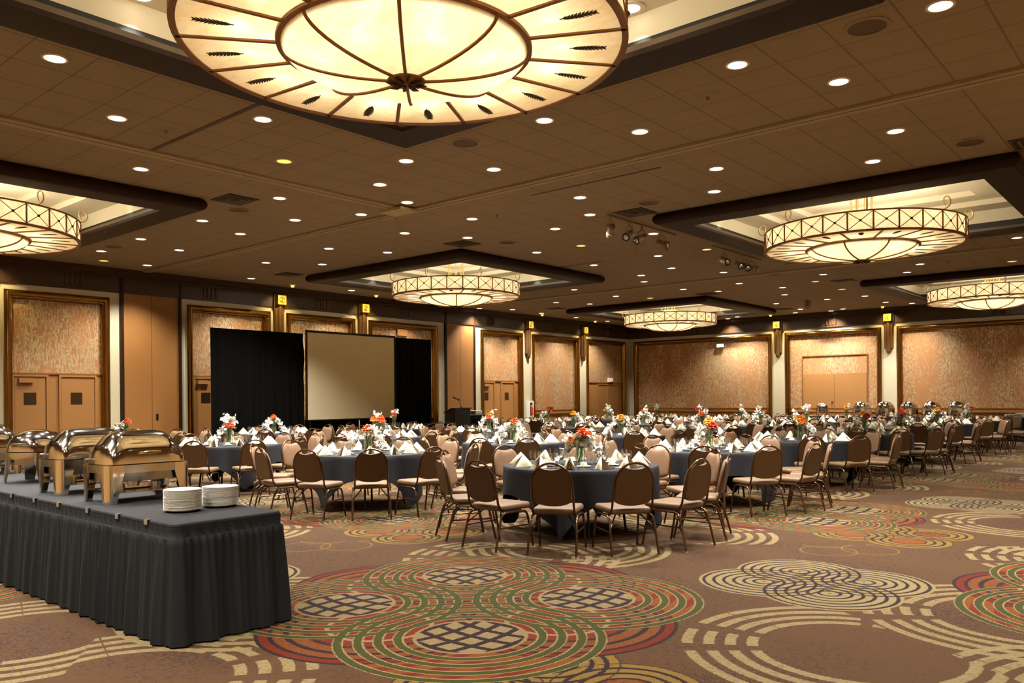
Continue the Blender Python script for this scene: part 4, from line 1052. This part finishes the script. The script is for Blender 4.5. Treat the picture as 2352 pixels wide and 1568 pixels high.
placed = []
for col in 'ABCD':
    k = 0
    for i, (tx, ty) in enumerate(zip(TAB[col], ROWS)):
        if tx is None: continue
        key = col + str(i); rnd = random.Random(ord(col)*31 + i*7)
        T = '%s table of the %s' % (ORD[k], CN[col]); k += 1
        far = i >= FARROW
        ro = empty('round_table', (tx, ty, 0), 'round banquet table under a black cloth, %s' % T, 'table', 'round banquet tables')
        if first_near_table is None:
            ttop.build('tabletop', ro)
            for L in tlegs: L.build('leg', ro)
            first_near_table = ro
        else:
            for ch in first_near_table.children:
                q = ch.copy(); COL.objects.link(q); q.parent = ro
        tc_ = cloth_mesh(ord(col)*10 + i, rnd.uniform(0, 1.57)); tc_.location = (tx, ty, 0)
        tag(tc_, 'black cloth with hanging corners on the %s' % T, 'tablecloth', 'black tablecloths')
        if key in SEATS: angs = SEATS[key]
        else:
            a0 = math.degrees(math.atan2(-ty, -tx)) + rnd.uniform(-14, 14); angs = [a0 + 360*j/11 + rnd.uniform(-3, 3) for j in range(11)]
        for j, ad in enumerate(angs):
            a = math.radians(ad); ca, sa = math.cos(a), math.sin(a)
            cl = clock(tx, ty, a)
            r = 1.30 + rnd.uniform(-.02, .05); jit = rnd.uniform(-.06, .06)
            if key in SEATS: r, jit = 1.34, 0.0
            def free(aa, rr): return all(math.hypot(tx + rr*math.cos(aa) - px, ty + rr*math.sin(aa) - py) >= (.80 if tk_ != key else .58) for px, py, tk_ in placed)
            for dd, rr in [(d_, r) for d_ in (0, 4, -4, 8, -8)] + [(d_, q_) for q_ in (1.24, 1.17, 1.12) for d_ in (0, 4, -4, 8, -8)]:
                if free(a + math.radians(dd), rr): a += math.radians(dd); r = rr; break
            ca, sa = math.cos(a), math.sin(a); cl = clock(tx, ty, a)
            placed.append((tx + r*ca, ty + r*sa, key))
            src = chair_near if key in NEARC else chair_mid if not far else chair_far
            put(src, (tx + r*ca, ty + r*sa, 0), a + PI/2 + jit, 'brown padded banquet chair at the %s seat, %s' % (cl, T))
            S_ = ' at %s on the %s' % (cl, T)
            put(napk, (tx + (.70+rnd.uniform(-.02, .02))*ca, ty + .70*sa, TZ+.001), a + rnd.uniform(-.25, .25), 'cream tent-folded napkin' + S_)
            def at(rad, da): return (tx + rad*math.cos(a+da), ty + rad*math.sin(a+da), TZ+.001)
            put(gob_far if far else gob, at(.55, .13), rnd.uniform(0, 6), 'tall water goblet' + S_)
            if not far: put(wine, at(.47, -.04), rnd.uniform(0, 6), 'round wine glass' + S_)
            if i < 3 and j % 2 == 0:
                p = at(.40, .26)
                put(sauc, p, 0, 'white saucer' + S_)
                put(cup, (p[0], p[1], p[2]+.0075), rnd.uniform(0, 6), 'upturned white cup' + S_)
            if key in ('A0', 'A1', 'B0'):
                put(cut['spoon'], at(.66, .20), a + PI + .1, 'steel spoon' + S_)
                put(cut['knife'], at(.66, .16), a + PI, 'steel knife' + S_)
                put(cut['fork'], at(.66, -.17), a + PI, 'steel fork' + S_)
        if key in FL:
            sp, tx_ = FL[key]
            # vase a little behind the middle, blooms arranged as seen from the camera
            d = Vector((tx, ty, 0)).normalized()
            bouquet((tx + d.x*.06, ty + d.y*.06, TZ+.001), sp, '%s, %s' % (tx_, T.replace(' table of the ', ' table, ')), ord(col)*17 + i, math.atan2(d.y, d.x) - PI/2)

# ------------------------------------------------------------------ near buffet
BZ = .76
ro = empty('buffet_table', (-4.86, 2.46, 0), 'long buffet table with black top cloth and pleated skirt nearest the camera', 'table')
X0, X1, Y0, Y1 = -11.2, -4.86, 2.46, 3.24
def local(mb, ox, oy, oz): mb.v = [(x-ox, y-oy, z-oz) for x, y, z in mb.v]; return mb
def outline(x0, x1, y0, y1, r):
    pts = []
    for cx, cy, s0 in ((x1-r, y0+r, -90), (x1-r, y1-r, 0), (x0+r, y1-r, 90), (x0+r, y0+r, 180)):
        for k in range(7): a = math.radians(s0 + 90*k/6); pts.append((cx + r*math.cos(a), cy + r*math.sin(a)))
    return pts
ol = outline(X0, X1, Y0, Y1, .055)
mb = MB(); mb.loft([[(x, y, BZ-.03) for x, y in outline(X0+.01, X1-.01, Y0+.01, Y1-.01, .05)], [(x, y, BZ-.02) for x, y in ol], [(x, y, BZ-.006) for x, y in ol], [(x, y, BZ) for x, y in outline(X0+.006, X1-.006, Y0+.006, Y1-.006, .05)]], M['topper'], True, True)
local(mb, -4.86, 2.46, 0).build('tabletop', ro, 40)
def skirt(name, ol, parent, origin, z1, mt, seed, amp=.034, period=.085):
    rnd = random.Random(seed)
    # resample the outline finely
    P = [Vector((x, y)) for x, y in ol]; P.append(P[0]); fine = []; s = 0.0
    for a, b in zip(P, P[1:]):
        L = (b-a).length; n = max(1, int(L/.012))
        for k in range(n): fine.append((a.lerp(b, k/n), s + L*k/n))
        s += L
    tot = s; N = len(fine); rings = []
    phs = [rnd.uniform(0, 6.28) for _ in range(6)]
    def wave(q, s01):
        q2 = q + .035*math.sin(q*5.1 + phs[0]) + .05*math.sin(q*2.3 + phs[1])
        fine_ = math.sin(2*PI*q2/(period*.55))
        broad = math.sin(2*PI*q2/(period*2.0) + phs[2]) + .5*math.sin(2*PI*q2/(period*3.3) + phs[3])
        k = max(0, min(1, (s01-.10)/.5))
        return (1-k)*.007*fine_ + k*amp*(.62*broad + .18*fine_)
    for z01 in (0, .04, .09, .10, .16, .3, .5, .75, 1.0):
        ring = []
        for i in range(N):
            p, q = fine[i]; t = fine[(i+1) % N][0] - fine[i-1][0]; nrm = Vector((t.y, -t.x)).normalized()
            o_ = (.004 + .003*math.sin(2*PI*q/.014)) if z01 < .095 else wave(q, z01) + .012 + .040*z01
            ring.append((p.x + nrm.x*o_ - origin[0], p.y + nrm.y*o_ - origin[1], z1 - (z1-.012)*z01))
        rings.append(ring)
    mb = MB(); mb.loft(rings, mt, True, False)
    return mb.build(name, parent, 60)
skirt('pleated_skirt', ol, ro, (-4.86, 2.46), BZ-.022, M['skirt'], 4)
for k, q in enumerate((-5.20, -5.62, -6.1, -6.62, -7.1, -7.6, -8.2)):
    mb = MB(); mb.box(q-.022, q+.022, Y0-.012, Y0+.02, BZ+.0005, BZ+.004, M['silver']); mb.box(q-.022, q+.022, Y0-.016, Y0-.011, BZ-.03, BZ+.004, M['silver']); local(mb, -4.86, 2.46, 0).build('skirt_clip', ro, 0)

# plates
plate_p = [(.001, .0), (.075, .0), (.085, .004), (.122, .016), (.125, .0185), (.121, .019), (.083, .008), (.001, .006)]
plate = lathe_obj('dinner_plate', plate_p, 40, M['china']); tag(plate, 'x', 'plate', 'white plates on the near buffet')
for (px, py, n, wh) in ((-5.40, 2.80, 20, 'front'), (-5.43, 3.10, 19, 'rear')):
    for k in range(n):
        lab = 'white dinner plate, %s of the %s stack on the near buffet' % ('topmost' if k == n-1 else 'bottom' if k == 0 else '%s from top' % ORD[n-1-k], wh)
        put(plate, (px + random.uniform(-.002, .002), py + random.uniform(-.002, .002), BZ+.001 + k*.0071), random.uniform(0, 6), lab)

# chafing dishes
def chafer_rect(loc, rz, label, group, L=.64, W=.44, knob=False):
    ro = empty('chafing_dish', loc, label, 'chafing dish', group, rz)
    hl, hw = L/2, W/2
    def rr(x, y, r, z, n=5):
        pts = []
        for cx, cy, s0 in ((x-r, -(y-r), -90), (x-r, y-r, 0), (-(x-r), y-r, 90), (-(x-r), -(y-r), 180)):
            for k in range(n+1): a = math.radians(s0 + 90*k/n); pts.append((cx + r*math.cos(a), cy + r*math.sin(a), z))
        return pts
    mb = MB(); mb.loft([rr(hw, hl, .06, .225), rr(hw, hl, .06, .285), rr(hw-.02, hl-.02, .05, .292), rr(hw-.025, hl-.025, .05, .285), rr(hw-.012, hl-.012, .05, .225), rr(hw, hl, .06, .225)], M['steel2'], True, False); mb.build('frame_rail', ro)
    for sx in (-1, 1):
        for sy in (-1, 1):
            mb = MB(); rings = []
            for z, w_, e in ((0, .075, 0), (.12, .10, 0), (.225, .13, 0), (.285, .13, 0)):
                ring = []; r = .055
                cx, cy = sx*(hw+.004), sy*(hl+.004)
                # rounded outer corner, then the inner face
                for k in range(7):
                    a = PI/2*k/6; ring.append((cx - sx*(r - r*math.sin(a)), cy - sy*(r - r*math.cos(a)), z))
                out_ = [(cx - sx*w_, cy, z)] + ring + [(cx, cy - sy*w_, z)]
                inn = [(cx - sx*.012, cy - sy*w_, z), (cx - sx*.03, cy - sy*.03, z), (cx - sx*w_, cy - sy*.012, z)]
                rings.append(out_ + inn)
            mb.loft(rings, M['steel'], True, True); mb.build('leg', ro, 50)
    mb = MB(); mb.loft([rr(hw-.03, hl-.03, .05, .16), rr(hw-.02, hl-.02, .05, .288)], M['steel2'], True, True); mb.build('water_pan', ro)
    # roll-top lid: a rounded barrel along the long axis
    mb = MB(); rings = []
    N = 16; HH = .245; cw, cl_ = hw-.004, hl-.004
    prof = [(0, 1.0, 0.0)]
    for j in range(15):
        v = -1 + 2*j/14
        e = (1 - abs(v)**7)**.5 if abs(v) < 1 else 0.0
        e = max(e, .62)
        y = cl_*v
        ring = []
        for k in range(N+1):
            a = PI*k/N
            x = cw*(1 if math.cos(a) >= 0 else -1)*abs(math.cos(a))**.92*(.93 + .07*e); z = HH*math.sin(a)**.92*e
            ring.append((x, y*(1 - .10*(1-1)*math.sin(a)), .292 + z))
        rings.append(ring)
    cap0 = [[(x*.985, y + .0, z) for x, y, z in rings[0]]]
    def capring(ring, sgn):
        o_ = []
        for f_, g_ in ((.90, .022), (.70, .040), (.35, .052), (.02, .055)):
            o_.append([(x*(.35*f_ + .65 if False else f_), y + sgn*g_, .292 + (z-.292)*f_) for x, y, z in ring])
        return o_
    allr = [r for r in reversed(capring(rings[0], -1))] + rings + capring(rings[-1], 1)
    allr = [[(x, y*(hl-.004)/(cl_+.055), z) for x, y, z in r] for r in allr]
    mb.loft(allr, M['steel'], False, False); lid = mb.build('roll_top_lid', ro, 70)
    mb = MB(); mb.tube([(hw+.002, -.075, .375), (hw+.035, -.065, .375), (hw+.040, 0, .378), (hw+.035, .065, .375), (hw+.002, .075, .375)], [.008, .008, .011, .008, .008], M['gilt'], 8); h = mb.build('lid_handle', ro); h.parent = lid
    for sy in (-1, 1):
        mb = MB(); mb.box(-hw*.55, -hw*.28, sy*(hl-.03), sy*(hl+.018), .285, .325, M['steel2']); mb.tube([(-hw*.42, sy*(hl-.01), .318), (-hw*.42, sy*(hl+.03), .318)], .016, M['steel2'], 10); mb.build('hinge', ro)
    mb = MB(); mb.box(-hw+.03, hw-.03, -hl+.10, hl-.10, .075, .082, M['steel2']); mb.tube([(0, -hl+.08, .085), (0, hl-.08, .085)], .006, M['black'], 6)
    mb.lathe([(.001, .082), (.045, .082), (.045, .13), (.001, .13)], 14, M['steel2'], (0, -.14, 0)); mb.lathe([(.001, .082), (.045, .082), (.045, .13), (.001, .13)], 14, M['steel2'], (0, .14, 0)); mb.build('burner_shelf', ro)
    if knob:
        mb = MB(); mb.lathe([(.012, 0), (.012, .03), (.03, .04), (.03, .06), (.001, .065)], 12, M['steel'], (0, -hl*.5, .292+HH-.01)); mb.build('lid_knob', ro)
    return ro
def chafer_round(loc, rz, label, group, R=.225):
    ro = empty('chafing_dish', loc, label, 'chafing dish', group, rz)
    mb = MB(); mb.lathe([(R+.005, .225), (R+.008, .255), (R+.006, .288), (R-.01, .294), (R-.015, .23), (R+.005, .225)], 40, M['steel2'], cap=False); mb.build('frame_rail', ro)
    for k in range(4):
        a = PI/4 + PI/2*k; mb = MB(); rings = []
        for z, w_, rr_ in ((0, .16, R+.03), (.12, .22, R+.016), (.225, .30, R+.010), (.287, .30, R+.008)):
            ring = [(rr_*math.cos(a + w_*t), rr_*math.sin(a + w_*t), z) for t in (-1, -.5, 0, .5, 1)] + [((rr_-.012)*math.cos(a + w_*t), (rr_-.012)*math.sin(a + w_*t), z) for t in (1, .5, 0, -.5, -1)]
            rings.append(ring)
        mb.loft(rings, M['steel'], True, True); mb.build('leg', ro, 50)
    mb = MB(); mb.lathe([(.001, .17), (R*.9, .17), (R-.01, .29), (.001, .29)], 32, M['steel2']); mb.build('water_pan', ro)
    mb = MB(); mb.lathe([(R+.002, .296)] + [(R*math.cos(t)**.85, .296 + .205*math.sin(t)) for t in [PI/2*k/14 for k in range(1, 14)]] + [(.004, .296+.206)], 44, M['steel']); lid = mb.build('dome_lid', ro, 60)
    mb = MB(); mb.tube([((R+.0)*math.cos(t), (R)*math.sin(t), .37) if t else (R, 0, .37) for t in (-.3,)] + [((R+.03)*math.cos(t), (R+.03)*math.sin(t), .372) for t in (-.26, 0, .26)] + [(R*math.cos(.3), R*math.sin(.3), .37)], .009, M['steel2'], 8); h = mb.build('lid_handle', ro); h.parent = lid
    mb = MB(); mb.box(-R-.05, -R+.03, -.05, .05, .28, .33, M['steel2']); mb.build('hinge', ro, 0)
    return ro
g = 'chafing dishes on the near buffet'
chafer_rect((-6.37, 2.93, BZ+.001), 0, 'roll-top chafing dish beside the plate stacks on the near buffet', g)
chafer_rect((-7.32, 2.95, BZ+.001), 0, 'roll-top chafing dish behind the one beside the plates', g)
chafer_round((-8.62, 3.00, BZ+.001), -.9, 'round dome-lidded chafing dish on the near buffet', g, .25)
chafer_rect((-9.95, 2.93, BZ+.001), 0, 'roll-top chafing dish cut by the left edge of the picture', g)

# ------------------------------------------------------------------ far buffet
ro = empty('far_buffet_table', (-8, 30.75, 0), 'long black-draped buffet table against the far wall', 'table')
ol = outline(-12.6, -4.2, 30.38, 31.15, .05)
mb = MB(); mb.loft([[(x+8, y-30.75, z) for x, y in ol] for z in (BZ-.03, BZ)], M['topper'], True, True); mb.build('tabletop', ro, 40)
skirt('pleated_skirt', ol, ro, (-8, 30.75), BZ-.012, M['skirt'], 9, .02, .11)
g = 'chafing dishes on the far buffet'
FX = [-11.02, -9.60, -8.80, -8.02, -7.28, -6.48]
nm = ['round dome-lidded chafing dish before the far double doors', 'chafing dish left of the far cream pillar', 'chafing dish in front of the far cream pillar', 'chafing dish just right of the far cream pillar', 'second chafing dish from the right on the far buffet', 'rightmost chafing dish on the far buffet']
for k, x in enumerate(FX):
    if k == 0: chafer_round((x, 30.76, BZ+.001), -PI/2 + .3, nm[k], g, .23)
    else: chafer_rect((x, 30.76, BZ+.001), -.12, nm[k], g, .60, .46)
for px, n, wh in ((-4.98, 7, 'left'), (-4.68, 10, 'right')):
    for k in range(n):
        lab = 'white plate, %s of the %s stack on the far buffet' % ('topmost' if k == n-1 else 'bottom' if k == 0 else '%s from top' % ORD[n-1-k], wh)
        o = put(plate, (px, 30.72 + (.1 if wh == 'left' else 0), BZ+.001 + k*.0125), 0, lab); o['group'] = 'white plates on the far buffet'; o.scale = (1.1, 1.1, 1.6)

# ------------------------------------------------------------------ screen, drapes and lectern
def drape(name, x, y0, y1, z0, z1, label, seed, amp=.05, swag=False):
    rnd = random.Random(seed); n = int((y1-y0)/.02); rings = []
    ph = [rnd.uniform(0, 6.28) for _ in range(5)]
    for j in range(15):
        s = j/14; z = z1 + (z0-z1)*s; ring = []
        for k in range(n+1):
            y = y0 + (y1-y0)*k/n
            q = y + .05*math.sin(3.1*y + ph[0] + s)
            d = amp*(.5*math.sin(2*PI*q/.22 + ph[1]) + .35*math.sin(2*PI*q/.37 + ph[2]) + .3*math.sin(2*PI*q/.9 + ph[3]))*(.35 + .65*s)
            if swag: d += .05*max(0, (y-y1+.9)/.9)*math.sin(13*(s - .35*((y-y1+.6))**2)*1.6)*max(0, 1-s*1.4)
            ring.append((x + d, y, z))
        rings.append(ring)
    mb = MB(); mb.loft(rings, M['drape'], False, False)
    return mb.build(name, None, 60)
o = drape('stage_drape', -19.0, 10.60, 13.38, .01, 3.36, '', 1, .06, True); tag(o, 'black floor-length drape left of the projection screen', 'drape', 'black stage drapes')
o = drape('stage_drape', -19.0, 16.53, 18.22, .01, 3.42, '', 2, .045); tag(o, 'black floor-length drape right of the projection screen', 'drape', 'black stage drapes')
o = drape('screen_skirt_drape', -19.0, 13.38, 16.53, .01, .985, '', 3, .03); tag(o, 'low black skirt hanging under the projection screen', 'drape', 'black stage drapes')
ro = empty('projection_screen', (-18.86, 14.955, .98), 'blank beige projection screen between black drapes', 'screen')
mb = MB(); mb.box(-.012, .012, -1.565, 1.565, .0, 2.405, M['screen']); mb.build('screen_surface', ro, 0)
for k, (a, b, z0, z1, nm_) in enumerate(((-1.62, 1.62, 2.405, 2.47, 'border'), (-1.62, 1.62, -.03, 0, 'border'), (-1.62, -1.565, 0, 2.405, 'border'), (1.565, 1.62, 0, 2.405, 'border'))):
    mb = MB(); mb.box(-.02, .016, a, b, z0, z1, M['screen_border']); mb.build('screen_border', ro, 0)
for sy in (-1.45, 1.45):
    mb = MB(); mb.tube([(-.06, sy, 2.4), (-.06, sy, -.98)], .02, M['black'], 8); mb.tube([(-.06, sy, .2), (-.75, sy, -.97)], .015, M['black'], 8); mb.build('screen_leg', ro)
mb = MB(); mb.tube([(-18.2, 14.65, 0), (-18.2, 14.65, .95)], .012, M['white'], 8); mb.lathe([(.13, 0), (.13, .01), (.02, .02), (.012, .04)], 16, M['white'], (-18.2, 14.65, 0))
tag(mb.build('slim_white_stand'), 'slim white pole standing in front of the screen skirt', 'stand')
def draped_table(name, x0, x1, y0, y1, z, label, seed):
    ro = empty(name, ((x0+x1)/2, (y0+y1)/2, 0), label, 'table', 'black-skirted side tables'); ol = outline(x0, x1, y0, y1, .03); ox, oy = (x0+x1)/2, (y0+y1)/2
    mb = MB(); mb.loft([[(x-ox, y-oy, q) for x, y in ol] for q in (z-.03, z)], M['skirt'], True, True); mb.build('tabletop', ro, 40)
    skirt('pleated_skirt', ol, ro, (ox, oy), z-.012, M['drape'], seed, .016, .08)
draped_table('side_table', -18.78, -18.12, 16.60, 18.38, .76, 'low black-skirted table at the foot of the right drape', 21)
draped_table('projector_table', -19.45, -18.62, 19.62, 20.72, .97, 'taller black-skirted table right of the lectern, under the projector', 22)
ro = empty('projector', (-19.0, 20.02, .972), 'grey box projector on the black table by the lectern', 'projector')
mb = MB(); mb.rbox(-.20, .20, -.34, .40, .02, .15, .012, M['projector'], 2); mb.build('projector_body', ro)
mb = MB(); mb.box(.20, .206, -.33, .06, .03, .14, M['proj_dark']); mb.tube([(.205, -.10, .085), (.225, -.10, .085)], .04, M['black'], 14); mb.build('projector_front', ro)
for a in (-.25, .3):
    mb = MB(); mb.lathe([(.02, 0), (.02, .025)], 8, M['black'], (.12, a, 0)); mb.build('foot', ro)
ro = empty('lectern', (-18.74, 19.15, 0), 'black lectern with sloping top between the drape and projector', 'lectern')
mb = MB(); pf = [(-.235, 0), (.235, 0), (.235, 1.19), (.10, 1.20), (-.235, 1.07)]
mb.loft([[(x, y, z) for x, z in pf] for y in (-.36, .36)], M['black'], True, True); mb.build('lectern_body', ro, 0)
mb = MB(); mb.hexa([(-.26, -.39, 1.065), (.10, -.39, 1.205), (.10, .39, 1.205), (-.26, .39, 1.065), (-.26, -.39, 1.09), (.10, -.39, 1.23), (.10, .39, 1.23), (-.26, .39, 1.09)], M['black']); mb.box(.10, .27, -.39, .39, 1.20, 1.23, M['black']); mb.build('reading_top', ro, 0)
mb = MB(); mb.box(.235, .25, -.38, .38, .0, .10, M['black']); mb.build('plinth', ro, 0)
ro = empty('microphone', (-18.62, 19.20, 1.231), 'gooseneck microphone leaning on the black lectern', 'microphone')
mb = MB(); mb.lathe([(.03, 0), (.03, .03), (.012, .04)], 12, M['black']); mb.build('mount', ro)
mb = MB(); mb.tube([(0, 0, .03), (-.03, -.04, .13), (-.07, -.10, .26)], .009, M['gilt'], 8); mb.build('gooseneck', ro)
mb = MB(); mb.tube([(-.02, -.02, .245), (-.07, -.10, .275), (-.16, -.22, .345)], [.016, .018, .026], M['black'], 10); mb.build('microphone_head', ro)
print('objects', len(bpy.data.objects))
